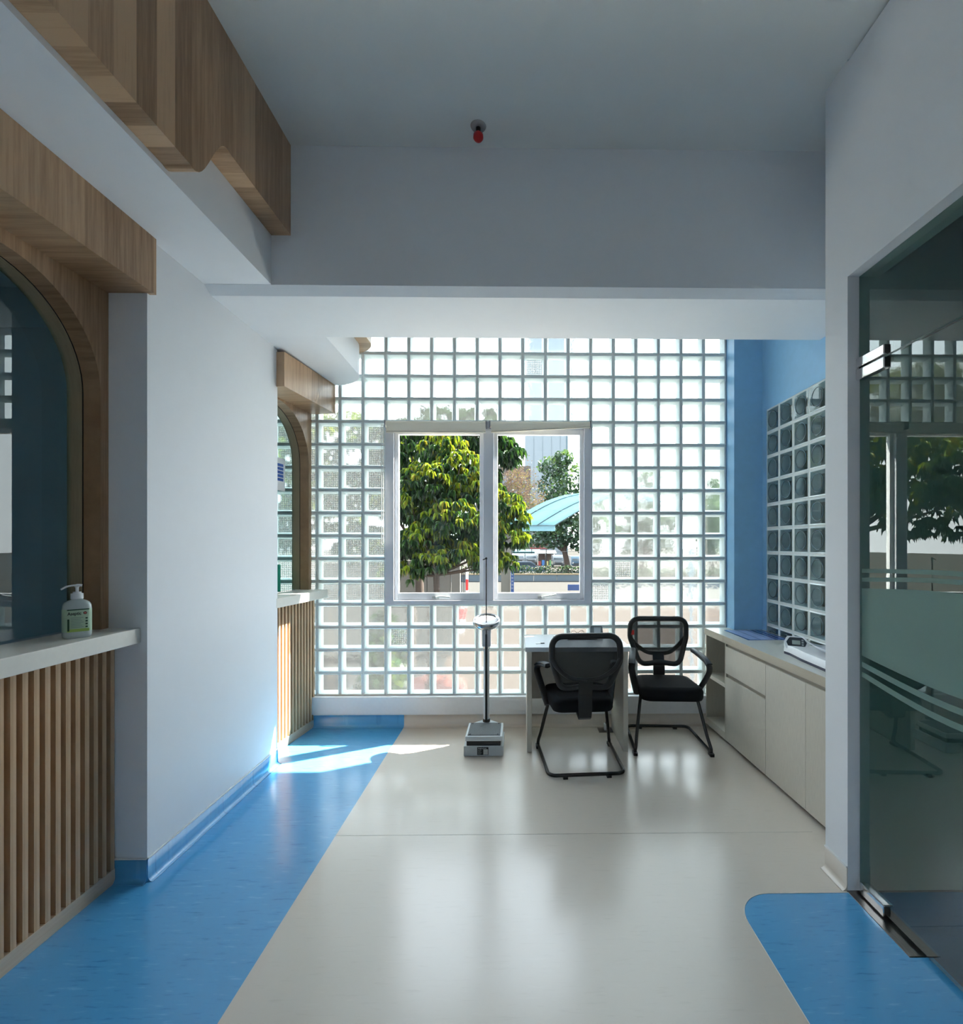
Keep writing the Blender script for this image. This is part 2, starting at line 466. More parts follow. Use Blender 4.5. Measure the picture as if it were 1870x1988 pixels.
# lowered soffits over the booths
struct(MB().box(-2.3, -1.38, -3.0, 2.73, 3.035, CEIL).build('ceiling_soffit', M_WALL), 'white lowered soffit above the near booth')
so = [(-2.4, 3.337), (-1.315, 3.337), (-1.315, 3.98)]
for k in range(1, 11):
    a = k / 10 * math.pi / 2
    so.append((-1.615 + 0.30 * math.cos(a), 3.98 + 0.285 * math.sin(a)))
so += [(-2.4, 4.265)]
sob = MB().prism(so, 2.975, CEIL)
sob.v = [(x, y, z if z > 3.2 else 3.0 - (y - 3.337) * 0.03) for x, y, z in sob.v]
struct(sob.build('ceiling_soffit_far', M_WALL), 'white soffit with rounded end by the glass blocks')
vo = [(-1.315, 3.337), (-1.215, 3.337), (-1.215, 3.99)]
for k in range(1, 11):
    a = k / 10 * math.pi / 2
    vo.append((-1.615 + 0.40 * math.cos(a), 3.99 + 0.285 * math.sin(a)))
vi = [(-1.615 + 0.30 * math.cos(k / 10 * math.pi / 2), 3.98 + 0.285 * math.sin(k / 10 * math.pi / 2)) for k in range(10, -1, -1)]
struct(MB().prism(vo + vi, 3.235, CEIL).build('trim_2', M_WOODY), 'rounded wooden valance on the far soffit')
# cross beam with chamfered lower edge
struct(MB().prism([(2.73, CEIL), (2.73, 3.033), (2.79, 3.0), (3.337, 3.0), (3.337, CEIL)], -2.1, 2.1, 'x').build('ceiling_beam', M_WALL), 'broad white beam across the room')
# wooden valance with stepped wavy lower edge
pr = [(-3.0, CEIL), (-3.0, 3.058), (1.90, 3.058)]
for k in range(1, 15):
    t = k / 15; s_ = t * t * (3 - 2 * t)
    pr.append((1.90 + 0.26 * t, 3.058 + 0.012 * math.sin(t * math.pi * 2) * -1.5 + (3.308 - 3.058) * s_))
pr += [(2.16, 3.308), (2.729, 3.308), (2.729, CEIL)]
struct(MB().prism(pr, -1.379, -1.272, 'x').build('trim_1', M_WOODY), 'wooden valance with stepped lower edge below the ceiling')

# right wall with the glazed door opening
rw = MB().box(1.505, 2.18, 2.209, 2.37, 0, CEIL - 0.001)
struct(rw.build('wall_right', M_WALL), 'pale wall pier beside the glass door')
struct(MB().box(1.505, 1.65, -3.0, 2.209, 2.814, CEIL - 0.012).build('wall_right_over_door', M_WALL))
struct(MB().box(1.505, 1.65, -3.0, 0.30, 0, 2.814).build('wall_right_near', M_WALL))
# room seen through the door
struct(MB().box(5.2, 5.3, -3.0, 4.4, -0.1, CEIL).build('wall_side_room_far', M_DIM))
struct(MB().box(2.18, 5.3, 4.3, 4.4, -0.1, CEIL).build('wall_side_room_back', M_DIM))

# blue corner of the recess
struct(MB().box(1.836, 2.18, 4.13, 4.42, 0, CEIL).build('wall_corner_blue', M_BLUE), 'blue painted corner beside the glass-block wall')
sw = MB().box(2.08, 2.18, 2.37, 4.13, 2.717, CEIL)
sw.box(2.08, 2.18, 4.067, 4.13, 0, 2.717)
sw.box(2.08, 2.18, 2.37, 4.067, 0, 0.717)
sw.box(2.08, 2.18, 2.37, 2.867, 0.717, 2.717)
wside = struct(sw.build('wall_side', M_BLUE), 'blue side wall holding round-patterned glass blocks')

# back wall: solid parts, curb, mortar lattice and blocks
bw = MB().box(-4.7, 1.836, 4.27, 4.40, Z0 + 16 * PT, CEIL)
bw.box(-4.7, X0 - 6 * PT, 4.28, 4.38, -0.1, Z0 + 16 * PT)
bw.box(X0 - 6 * PT, X0, 4.28, 4.38, Z0 + 13 * PT, Z0 + 16 * PT)
bw.box(X0 - 6 * PT, X0 - 3 * PT, 4.28, 4.38, -0.1, Z0 + 2 * PT)
wback = struct(bw.build('wall_back', M_WALL), 'end wall of glass blocks round a window')
MB().box(-2.37, 1.836, 4.23, 4.38, 0.112, Z0).build('curb', M_CURB, wback, bevel=0.004)
MB().box(-2.37, 1.836, 4.25, 4.38, -0.1, 0.112).build('curb_base', M_CURB, wback)

cells = {}
GRIDS = {(9, 14), (6, 13), (12, 11), (12, 4), (13, 5), (3, 2)}
for c in range(-6, 18):
    for r in range(0, 16):
        if 3 <= c <= 11 and 4 <= r <= 11: continue
        if c < 0 and (r > 12 or (c < -3 and r < 2)): continue
        g = (c <= 2 and 4 <= r <= 11) or (c, r) in GRIDS
        cells[(c, r)] = g
jt = 0.005
mo = MB()
for r in range(0, 17):
    z = Z0 + r * PT
    for c in range(-6, 18):
        a = (c, r) in cells; b = (c, r - 1) in cells
        if a or b:
            mo.box(X0 + c * PT, X0 + (c + 1) * PT, GY + 0.005, GY + 0.075, z - (jt if b else 0), z + (jt if a else 0))
for c in range(-6, 19):
    x = X0 + c * PT
    for r in range(0, 16):
        a = (c, r) in cells; b = (c - 1, r) in cells
        if a or b:
            mo.box(x - (jt if b else 0), x + (jt if a else 0), GY + 0.005, GY + 0.075, Z0 + r * PT + jt, Z0 + (r + 1) * PT - jt)
mo.build('mortar', M_MORTAR, wback)

def block_mesh(name, back, depth=0.078, a=0.0952, ring=False, wall=None):
    """hollow glass block, front towards -y: bevelled rim, clear front pane, sloped inner walls, outer pane"""
    b = MB()
    def sq(h, y): return [(-h, y, -h), (h, y, -h), (h, y, h), (-h, y, h)]
    def strip(h0, y0, h1, y1, mi):
        b.add(sq(h0, y0) + sq(h1, y1), [(k, (k + 1) % 4, 4 + (k + 1) % 4, 4 + k) for k in range(4)], mi)
    strip(a, 0.012, a - 0.001, 0.003, 0)
    strip(a - 0.001, 0.003, a - 0.006, 0.0, 0)
    strip(a - 0.006, 0.0, a - 0.010, 0.0015, 0)
    b.add(sq(a - 0.010, 0.0015), [(0, 1, 2, 3)], 1)
    strip(a - 0.0105, 0.004, 0.0705, depth - 0.008, 2)
    b.add(sq(0.0705, depth - 0.008), [(0, 1, 2, 3)], 3)
    strip(0.0707, depth - 0.007, a - 0.0005, depth - 0.007, 5)
    if ring:
        b.tube([(0.066 * math.cos(t * math.pi / 12), 0.001, 0.066 * math.sin(t * math.pi / 12)) for t in range(24)], 0.0034, 5, True, 4)
    return b.mesh(name, [M_BRIM, M_BCLEAR, wall or M_BWALL, back, M_GAPRING, M_BBACK])
M_GAPRING = mat('block_ring', (0.10, 0.16, 0.18), 0.2, spec=0.8, noise=0.05)
B_CLEAR = block_mesh('glass_block', M_BPANE)
B_GRID = block_mesh('glass_block_grid', M_BGRID)
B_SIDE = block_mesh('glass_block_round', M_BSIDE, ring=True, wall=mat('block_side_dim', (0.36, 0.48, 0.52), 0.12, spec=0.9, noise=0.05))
for (c, r), g in cells.items():
    link('glass_block', B_GRID if g else B_CLEAR, wback, (X0 + (c + 0.5) * PT, GY, Z0 + (r + 0.5) * PT))
ms = MB()
YS, ZS = 4.067, 0.717
for r in range(0, 11): ms.box(2.085, 2.16, YS - 6 * PT, YS, ZS + r * PT - jt, ZS + r * PT + jt)
for c in range(0, 7):
    for r in range(10): ms.box(2.085, 2.16, YS - c * PT - jt, YS - c * PT + jt, ZS + r * PT + jt, ZS + (r + 1) * PT - jt)
ms.build('mortar', mat('pale_mortar', (0.66, 0.70, 0.70), 0.7, noise=0.05), wside)
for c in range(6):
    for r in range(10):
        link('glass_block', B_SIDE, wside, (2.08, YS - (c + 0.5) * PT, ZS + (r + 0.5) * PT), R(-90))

# coved skirting
def skirting(name, p0, p1, side, m, zc=0.107):
    """profile swept from p0 to p1, projecting to `side` of the wall line"""
    d = Vector((p1[0] - p0[0], p1[1] - p0[1], 0)); n = Vector(side).to_3d()
    prof = [(0, zc), (0.004, zc)] + [(0.004 + 0.024 * (1 - math.cos(t * math.pi / 10)), 0.025 * (1 - math.sin(t * math.pi / 10)) + 0.0006) for t in range(0, 6)] + [(0, 0.0006)]
    vs_ = []
    for e in (Vector((*p0, 0)), Vector((*p1, 0))):
        for a, z in prof: vs_.append(e + n * a + Vector((0, 0, z)))
    L = len(prof); b = MB()
    b.add(vs_, [(i, i + 1, L + i + 1, L + i) for i in range(L - 1)], 0, True)
    b.add(vs_, [tuple(range(L)), tuple(range(2 * L - 1, L - 1, -1))], 0)
    o = struct(b.build(name, m))
    q0 = Vector((*p0, 0)); q1 = Vector((*p1, 0))
    k = MB(); cap = [(0, zc), (0.007, zc), (0.007, zc + 0.006), (0, zc + 0.006)]
    vv = [e + n * a + Vector((0, 0, z)) for e in (q0, q1) for a, z in cap]
    k.add(vv, [(0, 1, 5, 4), (1, 2, 6, 5), (2, 3, 7, 6), (3, 2, 1, 0), (4, 5, 6, 7)])
    k.build('cap_strip', mat('cap_strip', (0.72, 0.73, 0.72), 0.35), o)
    return o
skirting('baseboard_left', (-1.75, 2.315), (-1.75, 3.55), (1, 0), M_VBLUE)
skirting('baseboard_left_return', (-1.90, 2.315), (-1.75, 2.315), (0, -1), M_VBLUE)
skirting('baseboard_back_blue', (-1.79, 4.25), (-1.0, 4.25), (0, -1), M_VBLUE, 0.104)
skirting('baseboard_back_beige', (-1.0, 4.25), (1.66, 4.25), (0, -1), M_VBEIGE, 0.104)
skirting('baseboard_right', (1.505, 2.209), (1.505, 2.37), (-1, 0), M_VBEIGE)

# ------------------------------------------------------------------ arched service booths
def niche(n, org, rz, umin, zb, zt, lab, klabel, uend=0.0):
    """local frame: y along the wall (0 at the far end), x towards the room, from the face of the wood panel"""
    uc, hw, sp, pt = -0.475, 0.432, 2.28, zb
    # header box over the arch
    hd = struct(MB().box(0.0, 0.21, umin, 0.017 + uend, zb, zt).build('trim_%d' % (n + 2), M_WOODY, None, org, rz), 'wooden header box above the %s arch' % lab)
    # arched panel
    win = sroot('window_%d' % (n + 1), org, rz, 'arched glazed booth window in wooden surround, %s' % lab)
    arc = [(uc + hw, 1.195)] + [(uc + hw * math.cos(t * math.pi / 32), sp + hw * math.sin(t * math.pi / 32)) for t in range(0, 33)] + [(uc - hw, 1.195)]
    arc = [p for p in arc if p[0] >= umin]
    last = arc[-1]
    b = MB()
    e = [(0.0, p[0], p[1]) for p in arc]; e2 = [(-0.078, p[0], p[1]) for p in arc]
    b.add(e + e2, [(i, i + 1, len(e) + i + 1, len(e) + i) for i in range(len(e) - 1)], 0, True)
    top = [(0.0, p[0], pt) for p in arc[1:]]
    e1 = e[1:]
    b.add(e1 + top, [(i, len(e1) + i, len(e1) + i + 1, i + 1) for i in range(len(e1) - 1)], 0)
    b.add([(0, uc + hw, 1.195), (0, 0, 1.195), (0, 0, pt), (0, uc + hw, pt)], [(0, 1, 2, 3)], 0)
    b.add([(0, uc + hw, 1.195), (-0.078, uc + hw, 1.195), (-0.078, 0, 1.195), (0, 0, 1.195)], [(0, 1, 2, 3)], 0)
    b.add([(0, 0, 1.195), (-0.078, 0, 1.195), (-0.078, 0, pt), (0, 0, pt)], [(0, 1, 2, 3)], 0)
    b.add([(0, umin, pt), (-0.078, umin, pt), (-0.078, 0, pt), (0, 0, pt)], [(0, 1, 2, 3)], 0)
    if last[1] < 1.2:
        b.add([(0, uc - hw, 1.195), (0, umin, 1.195), (0, umin, pt), (0, uc - hw, pt)], [(0, 3, 2, 1)], 0)
    bk = [(-0.078, p[0], p[1]) for p in arc[1:]]; tp = [(-0.078, p[0], pt) for p in arc[1:]]
    b.add(bk + tp, [(i, i + 1, len(bk) + i + 1, len(bk) + i) for i in range(len(bk) - 1)], 0)
    b.add([(-0.078, uc + hw, 1.195), (-0.078, 0, 1.195), (-0.078, 0, pt), (-0.078, uc + hw, pt)], [(3, 2, 1, 0)], 0)
    b.build('arch_panel', M_WOODY, win)
    # dark shadow gap and khaki frame ring
    def ring(name, r0, r1, w0, w1, m):
        q = MB(); A = [(uc + r0, 1.196)] + [(uc + r0 * math.cos(t * math.pi / 32), sp + r0 * math.sin(t * math.pi / 32)) for t in range(33)] + [(uc - r0, 1.196)]
        B = [(uc + r1, 1.196)] + [(uc + r1 * math.cos(t * math.pi / 32), sp + r1 * math.sin(t * math.pi / 32)) for t in range(33)] + [(uc - r1, 1.196)]
        k = [i for i in range(len(A)) if A[i][0] >= umin and B[i][0] >= umin]
        A = [A[i] for i in k]; B = [B[i] for i in k]; L = len(A)
        V = [(w1, *p) for p in A] + [(w1, *p) for p in B] + [(w0, *p) for p in B] + [(w0, *p) for p in A]
        F = []
        for i in range(L - 1):
            F += [(i, L + i, L + i + 1, i + 1), (L + i, 2 * L + i, 2 * L + i + 1, L + i + 1), (2 * L + i, 3 * L + i, 3 * L + i + 1, 2 * L + i + 1), (3 * L + i, i, i + 1, 3 * L + i + 1)]
        q.add(V, F, 0, False)
        return q.build(name, m, win)
    ring('shadow_gap', hw + 0.012, hw - 0.0005, -0.083, -0.078, M_GAP)
    ring('frame', hw + 0.02, hw - 0.004, -0.150, -0.083, M_FRAME)
    g = MB(); pts = [p for p in ([(uc + hw, 1.196)] + [(uc + hw * math.cos(t * math.pi / 24), sp + hw * math.sin(t * math.pi / 24)) for t in range(25)] + [(uc - hw, 1.196)]) if p[0] >= umin]
    if pts[-1][1] > 1.3: pts.append((pts[-1][0], 1.196))
    g.prism(pts, -0.142, -0.134, 'x')
    g.build('pane', M_BOOTHG, win)
    # wall under and above the panel towards the booth
    wl = MB().box(-0.16, -0.079, umin, 0.0, 2.74, 3.3)
    wl.box(-0.16, -0.012, umin, 0.0, 0.0, 1.125)
    struct(wl.build('wall_booth_front_%d' % n, M_BOOTH, None, org, rz))
    # service counter: ledge, backing, slats, plinth
    ct = thing('service_counter', klabel, 'counter', org, rz)
    MB().box(-0.10, 0.15, umin, -0.001 + uend, 1.125, 1.195).build('ledge', M_LEDGE, ct, bevel=0.003)
    MB().box(-0.012, 0.0, umin, -0.002 + uend, 0.0, 1.125).build('backing', M_SLATB, ct)
    MB().box(0.0, 0.034, umin, -0.003 + uend, 0.0, 0.068).build('plinth', wood('plinth_wood', (0.62, 0.50, 0.38), (0.50, 0.38, 0.27), 'Z', 10.0), ct, bevel=0.002)
    me = MB().box(0.0, 0.032, -0.011, 0.011, 0.068, 1.125).mesh('slat', M_SLAT)
    u = -0.016 + uend
    while u > umin + 0.012:
        link('slat', me, ct, (0, u, 0)); u -= 0.0446
    return win, ct

win1, ct1 = niche(1, (-1.93, 2.315, 0), 0.0, -0.95, 2.77, 3.034, 'near', 'cream ledge over wooden slats of the near booth, holding the pump bottle')
win2, ct2 = niche(2, (-1.812, 4.272, 0), R(-6.8), -0.725, 2.725, 2.974, 'far', 'cream ledge over sunlit wooden slats of the far booth by the glass blocks')

# ------------------------------------------------------------------ window in the block wall
WX0, WX1, WZ0, WZ1 = X0 + 3 * PT, X0 + 12 * PT, Z0 + 4 * PT, Z0 + 12 * PT   # -1.168..0.632, 1.062..2.662
w1 = sroot('window_1', (0, 0, 0), 0, 'white two-light window set into the glass blocks')
f = MB()
fy0, fy1 = GY - 0.022, GY + 0.085
XM = -0.268
f.box(WX0, WX0 + 0.075, fy0, fy1, WZ0, WZ1)
f.box(WX1 - 0.062, WX1, fy0, fy1, WZ0, WZ1)
f.box(WX0 + 0.075, WX1 - 0.062, fy0, fy1, WZ0, WZ0 + 0.035)
f.box(WX0 + 0.075, WX1 - 0.062, fy0, fy1, WZ1 - 0.06, WZ1)
f.box(XM - 0.045, XM + 0.045, fy0, fy1, WZ0 + 0.035, WZ1 - 0.06)
f.build('frame', M_ALU, w1, bevel=0.003)
for k, (a, b) in enumerate(((WX0 + 0.075, XM - 0.045), (XM + 0.045, WX1 - 0.062))):
    s_ = MB(); z0, z1 = WZ0 + 0.035, WZ1 - 0.06
    y0, y1 = GY + 0.008, GY + 0.052
    s_.box(a + 0.002, a + 0.034, y0, y1, z0, z1); s_.box(b - 0.034, b - 0.002, y0, y1, z0, z1)
    s_.box(a + 0.034, b - 0.034, y0, y1, z0 + 0.002, z0 + 0.062); s_.box(a + 0.034, b - 0.034, y0, y1, z1 - 0.05, z1)
    sa = s_.build('sash', M_SASH, w1, bevel=0.003)
    MB().box(a + 0.034, b - 0.034, GY + 0.028, GY + 0.034, z0 + 0.062, z1 - 0.05).build('pane', M_PANE, sa)
    hm = MB(); hc = (a + b) / 2 + (0.02 if k else -0.03)
    hm.box(hc - 0.03, hc + 0.03, GY - 0.004, GY + 0.008, z0 + 0.012, z0 + 0.034)
    hm.tube([(hc + 0.005, GY - 0.012, z0 + 0.026), (hc + 0.05, GY - 0.022, z0 + 0.034), (hc + 0.13, GY - 0.024, z0 + (0.05 if k else 0.028))], 0.007, 8)
    hm.build('latch_handle', mat('latch', (0.62, 0.64, 0.62), 0.3, metal=0.6), sa)

def blind(x0, x1, ztop, zl, zr, label, chain_x):
    t = thing('roller_blind', label, 'blind', ((x0 + x1) / 2, GY - 0.055, ztop), 0, 'roller blinds over the window')
    cx = (x0 + x1) / 2; a, b = x0 - cx, x1 - cx
    MB().tube([(a, 0, -0.026), (b, 0, -0.026)], 0.026, 20).build('roll', M_CREAM, t)
    hb = MB(); y = 0.026
    l, r = zl - ztop, zr - ztop
    hb.add([(a + .012, -0.026, -0.03), (b - .004, -0.026, -0.03), (b - .004, -0.024, r + 0.012), (a + .012, -0.024, l + 0.012),
            (a + .012, -0.023, -0.03), (b - .004, -0.023, -0.03), (b - .004, -0.021, r + 0.012), (a + .012, -0.021, l + 0.012)],
           [(0, 1, 2, 3), (7, 6, 5, 4), (0, 3, 7, 4), (1, 5, 6, 2), (3, 2, 6, 7), (0, 4, 5, 1)])
    hb.build('fabric', M_CREAM, t)
    MB().tube([(a + .012, -0.0225, l + 0.009), (b - .004, -0.0225, r + 0.009)], 0.009, 8).build('bottom_bar', mat('blind_bar', (0.66, 0.62, 0.52), 0.5), t)
    for s_, xx in (('l', a), ('r', b)):
        MB().box(xx - 0.004, xx + 0.004, -0.03, 0.033, -0.058, 0.002).build('bracket', mat('bracket', (0.22, 0.22, 0.24), 0.4), t)
    if chain_x is not None:
        c = chain_x - cx; ch = MB()
        for sx in (-0.008, 0.008): ch.tube([(c + sx, -0.01, -0.03), (c + sx, -0.012, -1.05)], 0.0028, 5)
        ch.tube([(c + 0.008 * math.cos(q), -0.012, -1.05 - 0.02 * math.sin(q)) for q in [i * math.pi / 8 for i in range(9)]], 0.0028, 5)
        ch.build('bead_chain', mat('bead_chain', (0.75, 0.74, 0.72), 0.4), t)
blind(-1.155, -0.285, 2.652, 2.545, 2.545, 'cream roller blind rolled up level over the left window light', -1.178)
blind(-0.252, 0.618, 2.652, 2.548, 2.592, 'cream roller blind over the right window light, hanging askew', None)

# ------------------------------------------------------------------ glass door on the right
dr = sroot('door_1', (1.562, 2.209, 0), 0, 'greenish frameless glass door with frosted band')
MB().box(-0.006, 0.006, -1.909, -0.004, 2.392, 2.812).build('transom_pane', M_DOORG, dr)
lf = MB().box(-0.006, 0.006, -0.93, -0.008, 0.018, 2.384).build('door_leaf', M_DOORG, dr)
lf2 = MB().box(-0.006, 0.006, -1.86, -0.938, 0.018, 2.384).build('door_leaf', M_DOORG, dr)
MB().box(-0.0062, 0.0062, -1.909, -0.004, 2.3842, 2.392).build('edge_gap', mat('glass_edge', (0.02, 0.06, 0.05), 0.2), dr)
# patch fittings
def patch(z0, z1, y1, name):
    o = MB().box(-0.022, 0.022, -0.175, y1, z0, z1).build(name, M_METAL, dr, bevel=0.004)
    return o
patch(2.392, 2.436, -0.004, 'hinge_patch'); patch(2.336, 2.384, -0.004, 'hinge_patch')
patch(0.010, 0.062, -0.03, 'floor_patch')
MB().box(-0.062, 0.06, -0.36, -0.001, 0.0, 0.004).build('floor_spring_plate', M_STEEL, dr, bevel=0.001)
# frosted film: broad field and stripes with gently waved edges
def film(z0, z1, a0, a1, name='frosted_band', leaf=None, off=0.0):
    q = MB(); n = 12; V = []
    for x in (-0.0085, -0.0068):
        for i in range(n + 1):
            y = -0.93 + 0.905 * i / n + off; t = i / n
            V.append((x, y, z0 + a0 * math.sin(t * math.pi * 1.1)))
            V.append((x, y, z1 + a1 * math.sin(t * math.pi * 1.1)))
    F = []
    for i in range(n):
        a = 2 * i; o_ = 2 * (n + 1)
        F += [(a, a + 1, a + 3, a + 2), (o_ + a, o_ + a + 2, o_ + a + 3, o_ + a + 1), (a + 1, o_ + a + 1, o_ + a + 3, a + 3), (a, a + 2, o_ + a + 2, o_ + a)]
    q.add(V, F); q.build(name, M_FILM, leaf)
for leaf, off in ((lf, 0.0), (lf2, -0.91)):
    film(1.075, 1.395, -0.03, 0.02, 'frosted_band', leaf, off)
    for z0, z1, aa in ((1.425, 1.443, 0.02), (1.463, 1.481, 0.012), (1.022, 1.046, -0.035), (0.975, 0.999, -0.045)):
        film(z0, z1, aa, aa, 'frosted_stripe', leaf, off)

# ------------------------------------------------------------------ cabinet run and worktop on the right
CR = R(2.0)
cab = thing('storage_cabinet', 'pale wood-grain base cabinet run under the worktop, open shelf at the window end', 'cabinet', (1.632, 4.235, 0), CR)
# local: y negative towards the camera, x into the wall
MB().box(0.0, 0.42, -0.018, 0.0, 0.03, 0.80).build('end_panel', M_CABIN, cab)
MB().box(0.0, 0.42, -0.386, -0.368, 0.03, 0.80).build('divider_panel', M_CABIN, cab)
MB().box(0.40, 0.42, -0.368, -0.018, 0.03, 0.80).build('back_panel', M_CABIN, cab)
MB().box(0.0, 0.42, -0.386, 0.0, 0.025, 0.085).build('bottom_panel', M_CAB, cab, bevel=0.002)
MB().box(0.004, 0.40, -0.368, -0.018, 0.438, 0.47).build('shelf', M_CAB, cab, bevel=0.002)
MB().box(0.02, 0.42, -1.86, -0.386, 0.03, 0.80).build('carcass', M_CABIN, cab)
MB().box(0.03, 0.42, -1.86, 0.0, 0.0, 0.03).build('toe_kick', M_GAP, cab)
MB().box(0.0, 0.019, -0.966, -0.372, 0.562, 0.775).build('drawer', M_CAB, cab, bevel=0.0015)
for a, b, t in ((-0.966, -0.372, 0.535), (-1.40, -0.969, 0.775), (-1.86, -1.403, 0.775)):
    MB().box(0.0, 0.019, a, b, 0.028, t).build('cabinet_door', M_CAB, cab, bevel=0.0015)
MB().box(0.012, 0.019, -1.86, -0.372, 0.776, 0.80).build('finger_rail', mat('rail_shade', (0.30, 0.27, 0.22), 0.5), cab)
MB().box(0.012, 0.019, -0.966, -0.372, 0.536, 0.561).build('finger_rail', mat('rail_shade', (0.30, 0.27, 0.22), 0.5), cab)
wt = MB().prism([(1.618, 4.228), (1.688, 2.375), (2.078, 2.375), (2.078, 4.128), (1.834, 4.128), (1.834, 4.228)], 0.803, 0.858).build('worktop', [M_TOP], bevel=0.002)
tag(wt, 'long grey-cream worktop along the blue corner and round-patterned blocks', 'worktop')
MB().prism([(1.6172, 4.228), (1.6872, 2.375), (1.6878, 2.375), (1.6178, 4.228)], 0.804, 0.857).build('front_edge', mat('worktop_edge', (0.50, 0.45, 0.36), 0.4, noise=0.04, nscale=(40, 3, 40)), wt)

# blue printed sheet lying on the worktop
sh = thing('printed_sheet', 'laminated blue and white chart lying flat on the worktop', 'chart', (1.735, 4.105, 0.8585), R(1.0))
MB().prism(rpoly([(0, 0), (0, -0.43), (0.325, -0.43), (0.325, 0)], 0.006, 2), 0, 0.0012).build('backing', mat('sheet_blue', (0.015, 0.09, 0.38), 0.12, noise=0.03), sh)
mp_ = mat('sheet_pale', (0.36, 0.47, 0.78), 0.12, noise=0.03)
for a, b in ((0.018, 0.098), (0.104, 0.185), (0.192, 0.215), (0.245, 0.255), (0.285, 0.30)):
    MB().box(a, b, -0.415, -0.012, 0.0012, 0.0015).build('print_field', mp_, sh)
for k in range(9):
    MB().box(0.028 if k % 2 else 0.112, 0.09 if k % 2 else 0.176, -0.05 - 0.04 * k, -0.045 - 0.04 * k, 0.0015, 0.0017).build('print_line', mat('print_grey', (0.25, 0.32, 0.6), 0.2), sh)

# baby scale
bs = thing('baby_scale', 'white baby weighing scale with small display on the worktop', 'scale', (1.90, 3.20, 0.858), R(-3))
prof = [(-0.115, 0.0), (-0.10, 0.095), (-0.02, 0.13), (0.06, 0.10), (0.12, -0.02), (0.13, -0.50), (-0.06, -0.52), (-0.09, -0.12)]
pb = rpoly([(-0.12, -0.03), (-0.13, 0.03), (-0.07, 0.10), (0.0, 0.09), (0.08, -0.02), (0.13, -0.12), (0.13, -0.60), (-0.12, -0.60), (-0.13, -0.2)], 0.03, 4)
b = MB(); n = len(pb)
cx_, cy_ = 0.0, -0.2
def lay(s, z, dz=0.0): return [(cx_ + (x - cx_) * s, cy_ + (y - cy_) * (0.5 + s * 0.5), z) for x, y in pb]
b.prism(pb, 0.0, 0.016, mi=1)
L0 = [(x, y, 0.016) for x, y in pb]; L1 = [(x, y, 0.036) for x, y in pb]; L2 = lay(0.86, 0.056); 
b.add(L0 + L1 + L2, [(i + k * n, (i + 1) % n + k * n, (i + 1) % n + (k + 1) * n, i + (k + 1) * n) for k in range(2) for i in range(n)], 0, True)
b.add(L2, [tuple(range(n))], 0, True)
b.build('body', [M_WHITEP, mat('scale_base', (0.03, 0.035, 0.07), 0.4)], bs)
dp = rpoly([(-0.045, -0.05), (0.045, -0.05), (0.06, 0.0), (0.04, 0.045), (-0.04, 0.045), (-0.06, 0.0)], 0.012, 3)
dM = Matrix.Translation((-0.05, 0.02, 0.072)) @ Matrix.Rotation(R(-25), 4, 'Z') @ Matrix.Rotation(R(34), 4, 'X')
MB().prism(rpoly([(-0.062, -0.062), (0.062, -0.062), (0.075, 0.0), (0.055, 0.058), (-0.055, 0.058), (-0.075, 0.0)], 0.014, 3), -0.03, 0.003).xf(dM).build('display_housing', M_WHITEP, bs)
dsp = MB().prism(dp, -0.004, 0.006).xf(dM).build('display_panel', mat('display_bezel', (0.03, 0.04, 0.055), 0.3), bs)
MB().box(-0.026, 0.022, -0.022, 0.016, 0.006, 0.0072).xf(dM).build('screen', mat('lcd', (0.42, 0.47, 0.42), 0.2), dsp)
for k in range(3):
    MB().box(0.03, 0.042, -0.03 + k * 0.022, -0.016 + k * 0.022, 0.006, 0.0075).xf(dM).build('button', mat('btn', (0.35, 0.37, 0.4), 0.4), dsp)
tr_ = MB(); T = []
for i in range(9):
    for j in range(13):
        u = i / 8 * 2 - 1; v = j / 12 * 2 - 1
        T.append((0.06 + u * 0.14, -0.37 + v * 0.25, 0.060 + 0.05 * abs(u) ** 2.5 + 0.035 * max(0, abs(v) - 0.4) ** 1.5 * 1.6))
Fq = [(i * 13 + j, (i + 1) * 13 + j, (i + 1) * 13 + j + 1, i * 13 + j + 1) for i in range(8) for j in range(12)]
tr_.add(T, Fq, 0, True)
to = tr_.build('tray', mat('tray_plastic', (0.62, 0.65, 0.71), 0.22, noise=0.02), bs)
sm = to.modifiers.new('thick', 'SOLIDIFY'); sm.thickness = 0.006

# ------------------------------------------------------------------ desk with small things
dk = thing('desk', 'small pale laminate desk with panel legs before the glass blocks', 'desk', (0.447, 3.70, 0))
MB().box(-0.40, 0.40, 0.0, 0.53, 0.768, 0.803).build('desk_top', mat('desk_top', (0.62, 0.66, 0.70), 0.3, noise=0.02), dk, bevel=0.002)
M_DESK = mat('desk_panel', (0.56, 0.53, 0.46), 0.45, noise=0.04, nscale=(40, 40, 3))
MB().box(-0.387, -0.350, 0.01, 0.50, 0.0, 0.768).build('leg_panel', M_DESK, dk, bevel=0.002)
MB().box(0.350, 0.387, 0.01, 0.50, 0.0, 0.768).build('leg_panel', M_DESK, dk, bevel=0.002)
MB().box(-0.350, 0.350, 0.36, 0.378, 0.30, 0.768).build('modesty_panel', M_DESK, dk)

